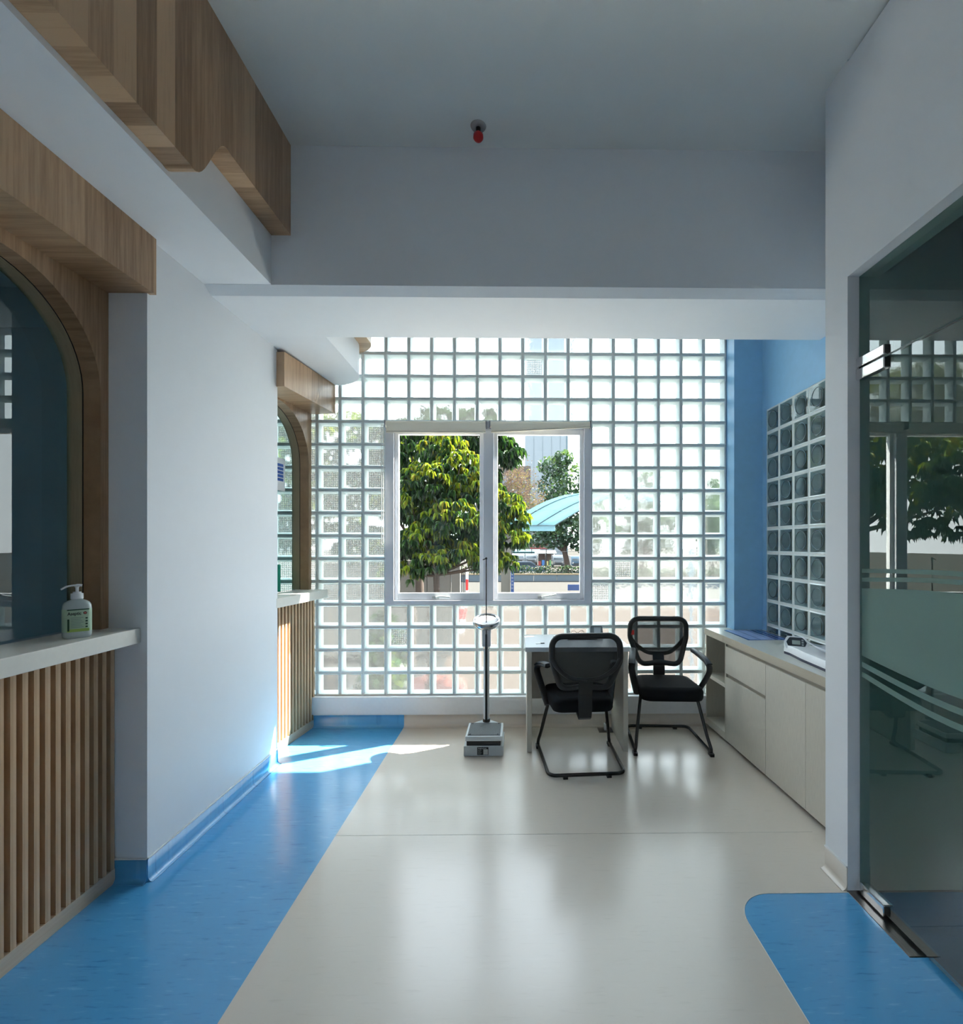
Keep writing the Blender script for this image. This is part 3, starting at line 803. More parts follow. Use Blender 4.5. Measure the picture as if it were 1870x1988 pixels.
k_ = thing('key_ring', 'small key with white tag on the desk near its left edge', 'key', (0.17, 3.84, 0.803), R(12))
MB().prism(rpoly([(-0.04, -0.012), (0.0, -0.012), (0.0, 0.012), (-0.04, 0.012)], 0.008, 3), 0, 0.004).build('tag', M_WHITEP, k_)
MB().box(0.0, 0.03, -0.008, 0.008, 0.0, 0.006).build('key_head', M_BLACK, k_)
g_ = thing('eyeglasses', 'thin folded spectacles lying at the back of the desk', 'glasses', (0.50, 4.16, 0.803), R(8))
for s_ in (-1, 1):
    MB().tube([(s_ * 0.034 + 0.024 * math.cos(q), 0, 0.024 + 0.019 * math.sin(q)) for q in [i * math.pi / 8 for i in range(16)]], 0.0016, 5, True).build('rim', M_BLACK, g_)
    MB().tube([(s_ * 0.062, 0, 0.034), (s_ * 0.06, 0.06, 0.036), (s_ * 0.05, 0.045, 0.02)], 0.0014, 5).build('temple', M_BLACK, g_)
MB().tube([(-0.01, 0, 0.03), (0, 0, 0.034), (0.01, 0, 0.03)], 0.0015, 5).build('bridge', M_BLACK, g_)
ph = thing('desk_phone', 'grey desk telephone standing on the desk behind the chair back', 'phone', (0.66, 4.14, 0.803), R(-6))
pm = Matrix.Rotation(R(62), 4, 'X')
MB().prism(rpoly([(-0.055, 0.0), (0.055, 0.0), (0.05, 0.085), (-0.05, 0.085)], 0.012, 4), 0, 0.02).xf(pm).build('housing', mat('phone_grey', (0.16, 0.18, 0.20), 0.35), ph)
MB().box(-0.022, 0.036, 0.02, 0.072, 0.02, 0.022).xf(pm).build('screen', mat('phone_screen', (0.50, 0.56, 0.60), 0.15), ph)
MB().tube(crom([(-0.05, 0.02, 0.02), (-0.09, -0.02, 0.012), (-0.075, -0.06, 0.01), (-0.04, -0.08, 0.012), (-0.06, -0.1, 0.01)], 6), 0.004, 6).build('cord', M_BLACK, ph)
pn = thing('pen_tray', 'dark cables and pens in a shallow tray seen through the chair mesh', 'tray', (0.52, 4.02, 0.803), R(3))
MB().box(-0.12, 0.12, -0.03, 0.03, 0, 0.008).build('tray_base', M_BLACK, pn, bevel=0.002)
for k in range(4):
    MB().tube([(-0.11 + 0.05 * k, -0.015 + 0.01 * k, 0.012), (0.01 + 0.03 * k, 0.01 - 0.008 * k, 0.014)], 0.004, 6).build('pen', M_BLACK, pn)
cbl = MB().tube(crom([(0.775, 4.12, 0.80), (0.79, 4.05, 0.62), (0.74, 4.02, 0.55), (0.775, 4.04, 0.45), (0.79, 4.05, 0.36), (0.745, 4.08, 0.22), (0.735, 4.15, 0.012)], 6), 0.0025, 6).build('power_cable', M_BLACK)
tag(cbl, 'thin black cable hanging down the right side of the desk', 'cable')
so_ = thing('floor_socket', 'flat metal floor socket under the desk near its right leg', 'socket', (0.735, 4.14, 0.0))
MB().box(-0.06, 0.06, -0.05, 0.05, 0, 0.006).build('cover_plate', M_STEEL, so_, bevel=0.001)
MB().box(-0.012, 0.03, -0.02, 0.02, 0.006, 0.06).build('plug', M_WHITEP, so_, bevel=0.004)

# ------------------------------------------------------------------ visitor chairs
def chair(label, loc, rz, red):
    t = thing('visitor_chair', label, 'chair', loc, rz, 'black mesh visitor chairs at the desk')
    r = 0.0125
    # floor loop open at the front, rising to the seat
    hw, yr, yf = 0.262, -0.262, 0.262
    base = []
    base += [(-0.285, yf, r + 0.012)]
    ro = rpoly([(-0.283, yf), (-hw, yr), (hw, yr), (0.283, yf)], [0, 0.055, 0.055, 0], 6)
    floor_path = [(x, y, r + 0.01) for x, y in ro]
    L = crom([(-0.205, 0.02, 0.405), (-0.212, 0.10, 0.402), (-0.222, 0.135, 0.37), (-0.262, 0.215, 0.15), (-0.279, 0.262, 0.06), (-0.284, yf, r + 0.012)], 5)
    path = [tuple(p) for p in L[:-1]] + floor_path + [(-p[0], p[1], p[2]) for p in reversed(L[:-1])]
    MB().tube(path, r, 10).build('tube_frame', M_BLACKT, t)
    for x, y in ((-0.15, yr), (0.15, yr)):
        MB().box(x - 0.016, x + 0.016, y - 0.016, y + 0.016, 0.0, 0.016).build('glide', M_BLACK, t)
    for s_ in (-1, 1):
        MB().prism(rpoly([(s_ * 0.30, 0.225), (s_ * 0.268, 0.225), (s_ * 0.268, 0.295), (s_ * 0.30, 0.295)][::s_], 0.01, 3), 0, 0.02).build('foot_cap', M_BLACK, t)
    # cross bars and seat
    MB().box(-0.20, 0.20, 0.0, 0.04, 0.392, 0.415).build('cross_bar', M_BLACK, t)
    MB().box(-0.17, 0.17, -0.10, -0.07, 0.392, 0.415).build('cross_bar', M_BLACK, t)
    pl = rpoly([(-0.215, -0.16), (0.215, -0.16), (0.245, 0.29), (-0.245, 0.29)], [0.07, 0.07, 0.08, 0.08], 6)
    b = MB(); n = len(pl)
    lv = [(0.97, 0.408), (1.0, 0.425), (1.0, 0.468), (0.96, 0.492), (0.80, 0.503)]
    vs_ = [(x * s, 0.065 + (y - 0.065) * s, z) for s, z in lv for x, y in pl]
    b.add(vs_, [(i + k * n, (i + 1) % n + k * n, (i + 1) % n + (k + 1) * n, i + (k + 1) * n) for k in range(len(lv) - 1) for i in range(n)], 0, True)
    b.add(vs_[:n], [tuple(range(n - 1, -1, -1))]); b.add(vs_[-n:], [tuple(range(n))], 0, True)
    b.build('seat', M_BLACKF, t)
    # backrest: mesh in a rounded loop
    yb = lambda z: -0.150 - (z - 0.55) * 0.13 - 0.05 * math.sin(max(0, min(1, (z - 0.55) / 0.43)) * math.pi)
    ol = rpoly([(-0.165, 0.575), (0.0, 0.595), (0.165, 0.575), (0.238, 0.79), (0.236, 0.955), (-0.236, 0.955), (-0.238, 0.79)], [0.07, 0.1, 0.07, 0.15, 0.075, 0.075, 0.15], 6)
    MB().tube([(x, yb(z), z) for x, z in ol], 0.0215, 10, True).build('back_frame', M_BLACK, t)
    q = MB(); nx, nz_ = 8, 10; V = []
    zs = [0.58 + (0.955 - 0.58) * j / nz_ for j in range(nz_ + 1)]
    for z in zs:
        h = 0.225 if z > 0.79 else 0.145 + (z - 0.58) / 0.21 * 0.08
        for i in range(nx + 1): V.append(((i / nx * 2 - 1) * h, yb(z) + 0.004, z))
    q.add(V, [(j * (nx + 1) + i, j * (nx + 1) + i + 1, (j + 1) * (nx + 1) + i + 1, (j + 1) * (nx + 1) + i) for j in range(nz_) for i in range(nx)], 0, True)
    mo_ = q.build('back_mesh', M_MESH, t); md = mo_.modifiers.new('thick', 'SOLIDIFY'); md.thickness = 0.002
    # Y-shaped support and spine
    for s_ in (-1, 1):
        MB().tube(crom([(s_ * 0.237, yb(0.80) - 0.012, 0.80), (s_ * 0.19, yb(0.74) - 0.03, 0.735), (s_ * 0.10, yb(0.66) - 0.034, 0.668), (0, yb(0.66) - 0.034, 0.655)], 5), 0.016, 8, flat=(0.8, 1.1)).build('support_arm', M_BLACK, t)
    sp_ = MB(); pth = [(0.66, yb(0.66) - 0.03), (0.55, -0.195), (0.45, -0.197), (0.385, -0.19), (0.372, -0.16), (0.385, -0.03)]
    V = []
    for z, y in pth:
        hw_ = 0.047 if z > 0.4 else 0.042
        for dx, dy in ((-hw_, -0.011), (hw_, -0.011), (hw_, 0.011), (-hw_, 0.011)): V.append((dx, y + dy * (1 if z > 0.38 else 0.4), z + (0 if z > 0.38 else dy)))
    Fs = [(4 * i + k, 4 * i + (k + 1) % 4, 4 * i + 4 + (k + 1) % 4, 4 * i + 4 + k) for i in range(len(pth) - 1) for k in range(4)]
    sp_.add(V, Fs + [(0, 1, 2, 3), tuple(range(len(V) - 1, len(V) - 5, -1))])
    spo = sp_.build('spine', M_BLACK, t, bevel=0.004)
    # arms: raking post, bent elbow, flat pad
    for s_ in (-1, 1):
        pst = crom([(s_ * 0.232, 0.05, 0.40), (s_ * 0.252, 0.10, 0.46), (s_ * 0.285, 0.17, 0.57), (s_ * 0.298, 0.185, 0.63), (s_ * 0.288, 0.155, 0.668), (s_ * 0.262, 0.04, 0.70), (s_ * 0.245, -0.06, 0.712)], 5)
        MB().tube(pst, [0.024] * 11 + [0.023] * 10 + [0.021] * 10, 10, flat=(1.15, 0.62)).build('armrest', M_BLACK, t)
        ap = crom([(s_ * 0.297, 0.185, 0.665), (s_ * 0.285, 0.13, 0.694), (s_ * 0.262, 0.03, 0.718), (s_ * 0.243, -0.075, 0.728)], 4)
        MB().tube(ap, 0.026, 10, flat=(1.0, 0.35)).build('arm_pad', M_GREYARM, t)
    if red:
        MB().box(0.205, 0.238, 0.0, 0.001, 0.0, 0.04).xf(Matrix.Translation((0, yb(0.83) + 0.018, 0.815))).build('cloth_tag', M_RED, t)
    else:
        text('brand_plate', 'Chairman', 0.0125, M_WHITEP, spo, (-0.028, -0.2095, 0.618), (R(90), 0, 0), 0.0004)
    return t
chair('black mesh chair seen from behind, drawn up to the desk', (0.447, 3.565, 0), R(3.5), False)
chair('black mesh chair facing the room, between desk and cabinet', (1.175, 3.915, 0), R(177.0), True)

# ------------------------------------------------------------------ column weighing scale
ws = thing('weighing_scale', 'grey column weighing scale with round dial and height rod on the floor', 'scale', (-0.265, 3.64, 0))
M_SG = mat('scale_grey', (0.52, 0.56, 0.58), 0.38, noise=0.02)
MB().box(-0.149, 0.147, 0.0, 0.285, 0.004, 0.079).build('base_box', M_SG, ws, bevel=0.004)
MB().box(-0.128, 0.126, 0.012, 0.27, 0.079, 0.112).build('mechanism', M_BLACK, ws)
MB().box(-0.139, 0.139, 0.006, 0.288, 0.112, 0.150).build('platform', mat('scale_platform', (0.66, 0.70, 0.72), 0.35), ws, bevel=0.006)
MB().box(-0.122, 0.122, 0.022, 0.272, 0.150, 0.154).build('rubber_mat', mat('ribbed_rubber', (0.045, 0.06, 0.072), 0.45, noise=0.25, nscale=(260, 4, 4), bump=0.8), ws)
for x, y in ((-0.105, 0.04), (0.105, 0.04), (-0.105, 0.255), (0.105, 0.255)):
    MB().lathe([(0.007, 0.154), (0.006, 0.157)], 8, (x, y, 0)).build('screw', M_BLACK, ws)
MB().prism([(-0.10, 0.288), (0.10, 0.288), (0.032, 0.345), (-0.032, 0.345)], 0.05, 0.150).build('column_foot', M_SG, ws, bevel=0.004)
MB().tube([(0, 0.318, 0.150), (0, 0.318, 0.75)], 0.0245, 16).build('column', mat('column_metal', (0.60, 0.62, 0.65), 0.3), ws)
MB().box(-0.008, 0.008, 0.288, 0.296, 0.160, 0.86).build('black_groove', M_BLACK, ws)
MB().lathe([(0.030, 0.150), (0.030, 0.168), (0.026, 0.172)], 12, (0, 0.318, 0)).build('clamp_ring', M_BLACK, ws)
MB().lathe([(0.029, 0.742), (0.029, 0.758)], 12, (0, 0.318, 0)).build('clamp_ring', M_METAL, ws)
MB().box(-0.035, 0.035, 0.302, 0.350, 0.758, 0.90).build('dial_neck', mat('dial_neck', (0.66, 0.69, 0.73), 0.35), ws, bevel=0.006)
dial = Matrix.Translation((0.0, 0.335, 0.955)) @ Matrix.Rotation(R(18), 4, 'X')
hd_ = MB().lathe([(0.085, -0.035), (0.106, -0.022), (0.112, -0.004), (0.112, 0.018), (0.104, 0.026), (0.090, 0.024), (0.086, 0.012)], 32).xf(dial).build('dial_housing', mat('dial_metal', (0.42, 0.43, 0.45), 0.15, metal=1.0), ws)
MB().lathe([(0.0865, 0.0125), (0.0865, 0.0150)], 32).xf(dial).build('dial_face', mat('dial_paper', (0.85, 0.86, 0.86), 0.4), hd_)
for k in range(40):
    a = k * 2 * math.pi / 40; l = 0.012 if k % 5 == 0 else 0.006
    MB().box(0.084 - l, 0.084, -0.0006, 0.0006, 0.0151, 0.0156).xf(dial @ Matrix.Rotation(a, 4, 'Z')).build('dial_mark', M_BLACK, hd_)
MB().add([(-0.002, -0.015, 0.0162), (0.002, -0.015, 0.0162), (0, 0.07, 0.0162)], [(0, 1, 2)]).xf(dial).build('dial_needle', M_RED, hd_)
MB().tube([(0, 0.292, 0.80), (0, 0.292, 1.475)], 0.0045, 8).build('height_rod', mat('rod_dark', (0.10, 0.10, 0.11), 0.25, metal=0.8), ws)
MB().tube([(-0.028, 0.292, 1.462), (0.006, 0.292, 1.475)], 0.004, 8).build('height_arm', M_BLACK, ws)
MB().lathe([(0.008, 1.466), (0.009, 1.476), (0.004, 1.482)], 10, (0, 0.292, 0)).build('rod_cap', M_BLACK, ws)
np_ = MB().box(-0.048, 0.036, -0.0015, 0.0, 0.014, 0.072).build('name_plate', M_BLACK, ws)
text('plate_title', 'Weighing Scale', 0.0105, M_WHITEP, np_, (-0.043, -0.0018, 0.060), (R(90), 0, 0), 0.0002)
for k in range(6):
    MB().box(-0.002, 0.032, -0.0022, -0.0015, 0.017 + k * 0.0068, 0.0222 + k * 0.0068).build('plate_field', mat('plate_field', (0.66, 0.68, 0.66), 0.5), np_)
    MB().box(-0.044, -0.044 + 0.022 + 0.004 * (k % 3), -0.0022, -0.0015, 0.0187 + k * 0.0068, 0.0202 + k * 0.0068).build('plate_line', mat('plate_line', (0.40, 0.42, 0.42), 0.5), np_)

# ------------------------------------------------------------------ pump bottle on the near ledge
bt = thing('pump_bottle', 'clear sanitiser pump bottle with green label on the near booth ledge', 'bottle', (-1.868, 2.083, 1.195), R(46))
def sup(prof, sx, sy, n=32, e=2.8):
    b = MB(); V = []
    for r, z in prof:
        for k in range(n):
            a = k * 2 * math.pi / n; ca, sa = math.cos(a), math.sin(a)
            V.append((math.copysign(abs(ca) ** (2 / e), ca) * r * sx, math.copysign(abs(sa) ** (2 / e), sa) * r * sy, z))
    L = len(prof)
    b.add(V, [(i * n + k, i * n + (k + 1) % n, (i + 1) * n + (k + 1) % n, (i + 1) * n + k) for i in range(L - 1) for k in range(n)], 0, True)
    b.add(V[:n], [tuple(range(n - 1, -1, -1))]); b.add(V[-n:], [tuple(range(n))])
    return b
M_GEL = mat('bottle_gel', (0.50, 0.58, 0.58), 0.18, noise=0.02)
sup([(0.86, 0.0), (0.97, 0.004), (1.0, 0.014), (1.0, 0.125), (0.97, 0.138), (0.86, 0.149), (0.62, 0.157), (0.42, 0.160), (0.40, 0.168)], 0.047, 0.030).build('bottle_body', M_GEL, bt)
lb = sup([(1.012, 0.028), (1.012, 0.122)], 0.047, 0.030).build('label_sheet', mat('label_green', (0.42, 0.58, 0.42), 0.4), bt)
MB().box(-0.033, 0.036, -0.0312, -0.0304, 0.118, 0.1225).build('label_band', mat('label_dark', (0.01, 0.07, 0.03), 0.4), lb)
MB().box(-0.033, 0.036, -0.0312, -0.0304, 0.028, 0.040).build('label_foot', mat('label_lime', (0.36, 0.55, 0.12), 0.4), lb)
MB().box(-0.032, -0.026, -0.0313, -0.0304, 0.032, 0.082).build('label_side_print', mat('label_dark', (0.01, 0.07, 0.03), 0.4), lb)
text('label_title', 'Aseptic', 0.0180, M_BLACK, lb, (-0.0315, -0.0313, 0.0985), (R(90), 0, 0), 0.0003, sx=0.78, bold=0.0005)
MB().lathe([(0.0062, 0.0), (0.0062, 0.0008)], 16).xf(Matrix.Translation((0.023, -0.0304, 0.105)) @ Matrix.Rotation(R(90), 4, 'X')).build('label_emblem', mat('emblem_dark', (0.09, 0.03, 0.025), 0.4), lb)
for a in (35, 125):
    MB().box(-0.0045, 0.0045, -0.0012, 0.0012, 0.0008, 0.0012).xf(Matrix.Translation((0.023, -0.0304, 0.105)) @ Matrix.Rotation(R(90), 4, 'X') @ Matrix.Rotation(R(a), 4, 'Z')).build('emblem_cross', mat('emblem_red', (0.62, 0.16, 0.12), 0.4), lb)
for k in range(7):
    MB().box(-0.021, 0.018 - 0.004 * (k % 3), -0.0312, -0.0304, 0.046 + k * 0.0066, 0.0478 + k * 0.0066).build('label_line', mat('label_text', (0.22, 0.30, 0.27), 0.4), lb)
for k in range(4):
    MB().box(0.024, 0.031, -0.0312, -0.0304, 0.044 + k * 0.012, 0.050 + k * 0.012).build('label_pictogram', mat('label_dark', (0.01, 0.07, 0.03), 0.4), lb)
MB().lathe([(0.0205, 0.164), (0.0205, 0.186), (0.014, 0.187), (0.014, 0.193)], 20).build('collar', M_WHITEP, bt)
MB().lathe([(0.0055, 0.190), (0.0055, 0.210), (0.009, 0.216)], 12).build('pump_stem', M_WHITEP, bt)
MB().tube(crom([(0.016, 0, 0.219), (0.0, 0, 0.221), (-0.03, 0, 0.217), (-0.05, 0, 0.205)], 5), [0.0075] * 6 + [0.0055] * 10, 10, flat=(1, 0.7)).build('pump_nozzle', M_WHITEP, bt)

# ------------------------------------------------------------------ sprinkler head on the ceiling
sk = thing('sprinkler_head', 'red capped sprinkler head hanging from the ceiling', 'sprinkler', (-0.217, 2.59, CEIL))
MB().lathe([(0.042, 0.0), (0.040, -0.004), (0.018, -0.010)], 24).build('escutcheon', mat('sprinkler_plate', (0.30, 0.29, 0.29), 0.4, metal=0.6), sk)
MB().lathe([(0.013, -0.006), (0.013, -0.04)], 12).build('stem', M_BLACK, sk)
MB().lathe([(0.016, -0.036), (0.026, -0.046), (0.027, -0.064), (0.018, -0.076), (0.006, -0.080)], 16).build('cap', M_RED, sk)

# ------------------------------------------------------------------ small things in the far booth
pa = thing('notice_sticker', 'white notice with blue printed emblem on the far booth glass', 'sticker', (-1.812, 4.272, 0), R(-6.8))
MB().box(-0.1335, -0.1330, -0.36, -0.175, 2.03, 2.30).build('paper', mat('paper', (0.78, 0.80, 0.82), 0.6), pa)
for k in range(5):
    MB().box(-0.1328, -0.1322, -0.32, -0.20, 2.11 + k * 0.03, 2.133 + k * 0.03).build('print_bar', mat('print_blue', (0.02, 0.10, 0.42), 0.5), pa)
dv = MB().box(-2.16, -1.965, 4.03, 4.036, 1.196, 1.42).build('acrylic_divider', mat('green_acrylic', (0.03, 0.42, 0.28), 0.2))
tag(dv, 'thin green acrylic divider standing behind the far booth glass', 'divider')

# ------------------------------------------------------------------ outside
GZ = -2.0
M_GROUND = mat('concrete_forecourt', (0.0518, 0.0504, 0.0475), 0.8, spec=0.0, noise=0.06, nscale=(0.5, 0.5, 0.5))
struct(MB().add([(-150, -120, GZ), (200, -120, GZ), (200, 400, GZ), (-150, 400, GZ)], [(0, 1, 2, 3)]).build('ground', M_GROUND), 'pale concrete forecourt outside the window')
gr = bpy.data.objects['ground']
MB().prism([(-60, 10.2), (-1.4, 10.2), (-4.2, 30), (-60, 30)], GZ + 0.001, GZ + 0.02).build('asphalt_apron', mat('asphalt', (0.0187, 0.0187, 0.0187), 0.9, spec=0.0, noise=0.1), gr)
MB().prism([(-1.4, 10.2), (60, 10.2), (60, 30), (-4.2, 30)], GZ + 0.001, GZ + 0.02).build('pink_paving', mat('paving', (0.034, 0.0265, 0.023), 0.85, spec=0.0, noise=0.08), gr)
MB().box(-60, 60, 4.5, 10.2, GZ + 0.001, GZ + 0.02).build('light_bounce_strip', mat('bounce_concrete', (0.31, 0.30, 0.285), 0.85, spec=0.0, noise=0.05), gr)  # unseen pale strip added to bounce sunlight up into the room
struct(MB().box(-4.7, 5.3, 4.405, 4.47, GZ, 0.1).build('wall_outer_plinth', M_GROUND))

def leafmat(name, col, tl):
    if name in MATS: return MATS[name]
    m, t, b, o = nodes(name)
    b.inputs['Base Color'].default_value = (*col, 1); b.inputs['Roughness'].default_value = 0.35
    tr = t.nodes.new('ShaderNodeBsdfTranslucent'); tr.inputs[0].default_value = (*tl, 1)
    mx = t.nodes.new('ShaderNodeMixShader'); mx.inputs[0].default_value = 0.4
    t.links.new(b.outputs[0], mx.inputs[1]); t.links.new(tr.outputs[0], mx.inputs[2]); t.links.new(mx.outputs[0], o.inputs[0])
    MATS[name] = m
    return m
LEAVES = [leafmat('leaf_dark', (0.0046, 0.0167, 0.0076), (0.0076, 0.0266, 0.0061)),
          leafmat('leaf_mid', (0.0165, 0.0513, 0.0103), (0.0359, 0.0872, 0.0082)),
          leafmat('leaf_young_sunlit', (0.1034, 0.1520, 0.0074), (0.2067, 0.2675, 0.0098)),  # new-growth colour that also stands in for sunlight on the crown
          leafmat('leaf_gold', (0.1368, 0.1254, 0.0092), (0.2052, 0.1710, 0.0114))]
M_BARK = mat('bark', (0.0360, 0.0234, 0.0162), 0.9, noise=0.35, nscale=(12, 12, 3), bump=0.8)

def whorl(b, p, rnd, n, ln, young_sunlit):
    """drooping leaves round a shoot tip"""
    for i in range(n):
        a = rnd.uniform(0, 2 * math.pi); l = ln * rnd.uniform(0.7, 1.15); wd = l * 0.085
        out = Vector((math.cos(a), math.sin(a), 0)); sd = Vector((-math.sin(a), math.cos(a), 0))
        dr_ = rnd.uniform(0.5, 1.1)
        m_ = p + out * l * 0.34 + Vector((0, 0, l * (0.22 - 0.45 * dr_)))
        t_ = p + out * l * (0.72 - 0.30 * dr_) + Vector((0, 0, l * (0.10 - 0.95 * dr_)))
        k = (3 if rnd.random() < 0.18 else 2) if young_sunlit and rnd.random() < 0.75 else (1 if rnd.random() < 0.5 else 0)
        b.add([p, m_ + sd * wd, t_, m_ - sd * wd], [(0, 1, 2), (0, 2, 3)], k)

def mango(name, label, base, blobs, dens, ln, seed, young_sunlit_z, trunk, group=None):
    rnd = random.Random(seed)
    t = thing(name, label, 'tree', base, 0, group)
    B = Vector(base); b = MB()
    for (x, y, z, r) in blobs:
        c = Vector((x, y, z)) - B
        for i in range(int(dens * r * r)):
            d = Vector((rnd.gauss(0, 1), rnd.gauss(0, 1), rnd.gauss(0, 1))).normalized()
            if d.z < -0.75: continue
            q = c + Vector((d.x * r, d.y * r, d.z * r * 0.72)) * rnd.uniform(0.78, 1.05)
            yg_sunlit = (d.z > young_sunlit_z or (d.x > 0.35 and d.z > young_sunlit_z - 0.5)) and rnd.random() < 0.8  # crown top and sun side brightened through leaf colour
            whorl(b, q, rnd, rnd.randint(12, 18), ln, yg_sunlit)
    fo = b.build('foliage', LEAVES, t); fo['kind'] = 'stuff'
    tp = MB()
    top = sum((Vector(q[:3]) for q in blobs), Vector()) / len(blobs) - B
    MB().tube(crom([(0, 0, 0), (0.03, 0, trunk[1] * 0.45), (-0.02, 0.02, trunk[1])], 6), [trunk[0] * (1.15 - 0.3 * i / 12) for i in range(13)], 10).build('trunk', M_BARK, t)
    for (x, y, z, r) in blobs:
        c = Vector((x, y, z)) - B
        MB().tube(crom([(-0.02, 0.02, trunk[1] * 0.94), tuple(Vector((0, 0, trunk[1])) * 0.5 + c * 0.5 + Vector((0, 0, -0.15))), tuple(c)], 4), [trunk[0] * 0.5 * (1 - 0.09 * i) for i in range(9)], 6).build('branch', M_BARK, t)
    return t

bl = [(-2.65, 12.0, 2.55, .62), (-2.05, 11.7, 3.05, .68), (-1.45, 11.9, 3.45, .62), (-1.0, 12.1, 2.9, .6), (-2.75, 11.8, 1.55, .55),
      (-2.25, 11.5, 1.75, .55), (-1.6, 11.5, 2.25, .62), (-0.85, 11.8, 2.05, .55), (-0.35, 12.0, 2.6, .5), (-0.2, 11.9, 1.75, .42),
      (-0.1, 12.1, 2.25, .36), (-1.45, 11.6, 1.45, .45), (-2.0, 11.3, 1.25, .42), (-0.75, 11.7, 1.2, .42), (-1.9, 12.3, 4.0, .6), (-2.65, 11.4, 0.95, .4), (-0.3, 11.9, 1.2, .3), (-2.5, 12.2, 3.3, .5), (-1.3, 12.3, 1.9, .6), (-2.2, 12.4, 2.3, .6), (-0.9, 12.3, 1.6, .55), (-1.9, 12.2, 1.5, .5), (-1.7, 12.4, 3.0, .6)]
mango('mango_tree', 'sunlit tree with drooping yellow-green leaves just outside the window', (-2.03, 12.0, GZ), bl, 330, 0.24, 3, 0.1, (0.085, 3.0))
bd = [(-4.3, 15.2, 3.2, 1.1), (-3.4, 15.4, 4.5, 1.1), (-2.3, 15.6, 5.0, 1.0), (-1.2, 15.4, 5.0, 0.9), (-4.2, 15.0, 1.6, 0.8), (-3.0, 15.6, 2.8, 1.0), (-1.4, 15.5, 3.6, 0.9), (-0.6, 15.6, 4.6, 0.7)]
mango('shade_tree', 'dark leafy tree standing behind the sunlit tree', (-3.2, 15.6, GZ), bd, 150, 0.36, 5, 2.0, (0.14, 3.6))

bc = [(-7.5, 16.5, 3.6, 1.9), (-9.8, 16.0, 3.9, 2.0), (-5.6, 17.4, 4.6, 1.8), (-8.3, 17.2, 5.8, 2.0), (-11.6, 16.8, 2.8, 1.8), (-6.2, 16.6, 2.2, 1.5), (-10.4, 17.4, 6.0, 1.8), (-12.8, 17.0, 4.8, 1.8)]
mango('courtyard_tree', 'broad dark tree left of the window, seen mirrored in the glass door', (-8.6, 17.0, GZ), bc, 70, 0.42, 15, 0.3, (0.22, 4.2))
# planter, bush and strap-leaved plant under the tree
pt_ = MB().lathe([(0.75, 0.0), (0.80, 0.40), (0.74, 0.40), (0.70, 0.30), (0.05, 0.30)], 28).build('tree_planter', mat('terracotta', (0.1080, 0.0259, 0.0173), 0.7, noise=0.1), None, (-2.03, 12.0, GZ))
tag(pt_, 'round terracotta planter at the foot of the sunlit tree', 'planter')
br = thing('strap_plant', 'strap-leaved plant clinging to the tree trunk', 'plant', (-2.12, 11.86, 0.30))
rnd = random.Random(9)
for k in range(22):
    a = rnd.uniform(0, 6.28); l = rnd.uniform(0.22, 0.42); q = MB()
    o_ = Vector((math.cos(a), math.sin(a) * 0.6, 0)); sd = Vector((-math.sin(a), math.cos(a), 0)) * 0.012
    P = [o_ * l * u + Vector((0, 0, l * (1.1 * u - 1.25 * u * u))) for u in (0, .33, .66, 1.0)]
    V = []; 
    for i, p in enumerate(P): V += [p - sd * (1 - i * 0.3), p + sd * (1 - i * 0.3)]
    q.add(V, [(2 * i, 2 * i + 1, 2 * i + 3, 2 * i + 2) for i in range(3)], 0, True)
    q.build('leaf_blade', mat('strap_leaf', (0.02, 0.024, 0.012), 0.5), br)
def bush(name, label, c, r, n, seed, mats=LEAVES, s=0.09, cat='bush', kz=0.8):
    rnd = random.Random(seed); b = MB()
    for i in range(n):
        d = Vector((rnd.gauss(0, 1), rnd.gauss(0, 1), abs(rnd.gauss(0, 1)))).normalized()
        p = Vector((d.x * r[0], d.y * r[1], d.z * r[2] * kz)) * rnd.uniform(0.7, 1)
        u = Vector((rnd.gauss(0, 1), rnd.gauss(0, 1), rnd.gauss(0, 1))).normalized() * s; v = u.cross(Vector((rnd.gauss(0, 1), rnd.gauss(0, 1), rnd.gauss(0, 1)))).normalized() * s * 0.6
        b.add([p - u, p + v, p + u, p - v], [(0, 1, 2, 3)], rnd.choice((0, 0, 1)) if d.x < 0.3 else rnd.choice((0, 1, 1, 2)))
    o = b.build(name, mats, None, c)
    return tag(o, label, cat)
bush('shrub', 'rounded green shrub at the lower left of the window view', (-2.72, 10.6, GZ), (0.55, 0.5, 2.9), 1500, 11)

# beige boundary wall and gate bars
bwall = thing('boundary_wall', 'beige panelled boundary wall behind the sunlit tree', 'wall', (-3.0, 17.0, GZ))
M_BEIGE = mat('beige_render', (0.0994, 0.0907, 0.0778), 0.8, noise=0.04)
for a, b_ in ((-3.4, -1.4), (-1.38, -0.22), (-0.2, 0.18), (0.24, 0.60), (0.64, 0.94)):
    MB().box(a, b_, 0, 0.2, 0, 3.0).build('wall_panel', M_BEIGE, bwall)
MB().box(0.185, 0.235, 0.02, 0.15, 0, 3.0).build('drain_pipe', mat('pipe_dark', (0.07, 0.06, 0.05), 0.6), bwall)
gt = thing('gate_bars', 'dark upright gate bars beside the beige wall', 'gate', (-2.75, 24.0, GZ))
for k in range(5):
    MB().tube([(-0.16 + k * 0.08, 0, 0), (-0.16 + k * 0.08, 0, 2.3)], 0.022, 6).build('bar', mat('gate_dark', (0.0108, 0.0130, 0.0216), 0.5), gt)
for z in (0.3, 2.0): MB().box(-0.2, 0.2, -0.015, 0.015, z, z + 0.04).build('rail', mat('gate_dark', (0.0108, 0.0130, 0.0216), 0.5), gt)
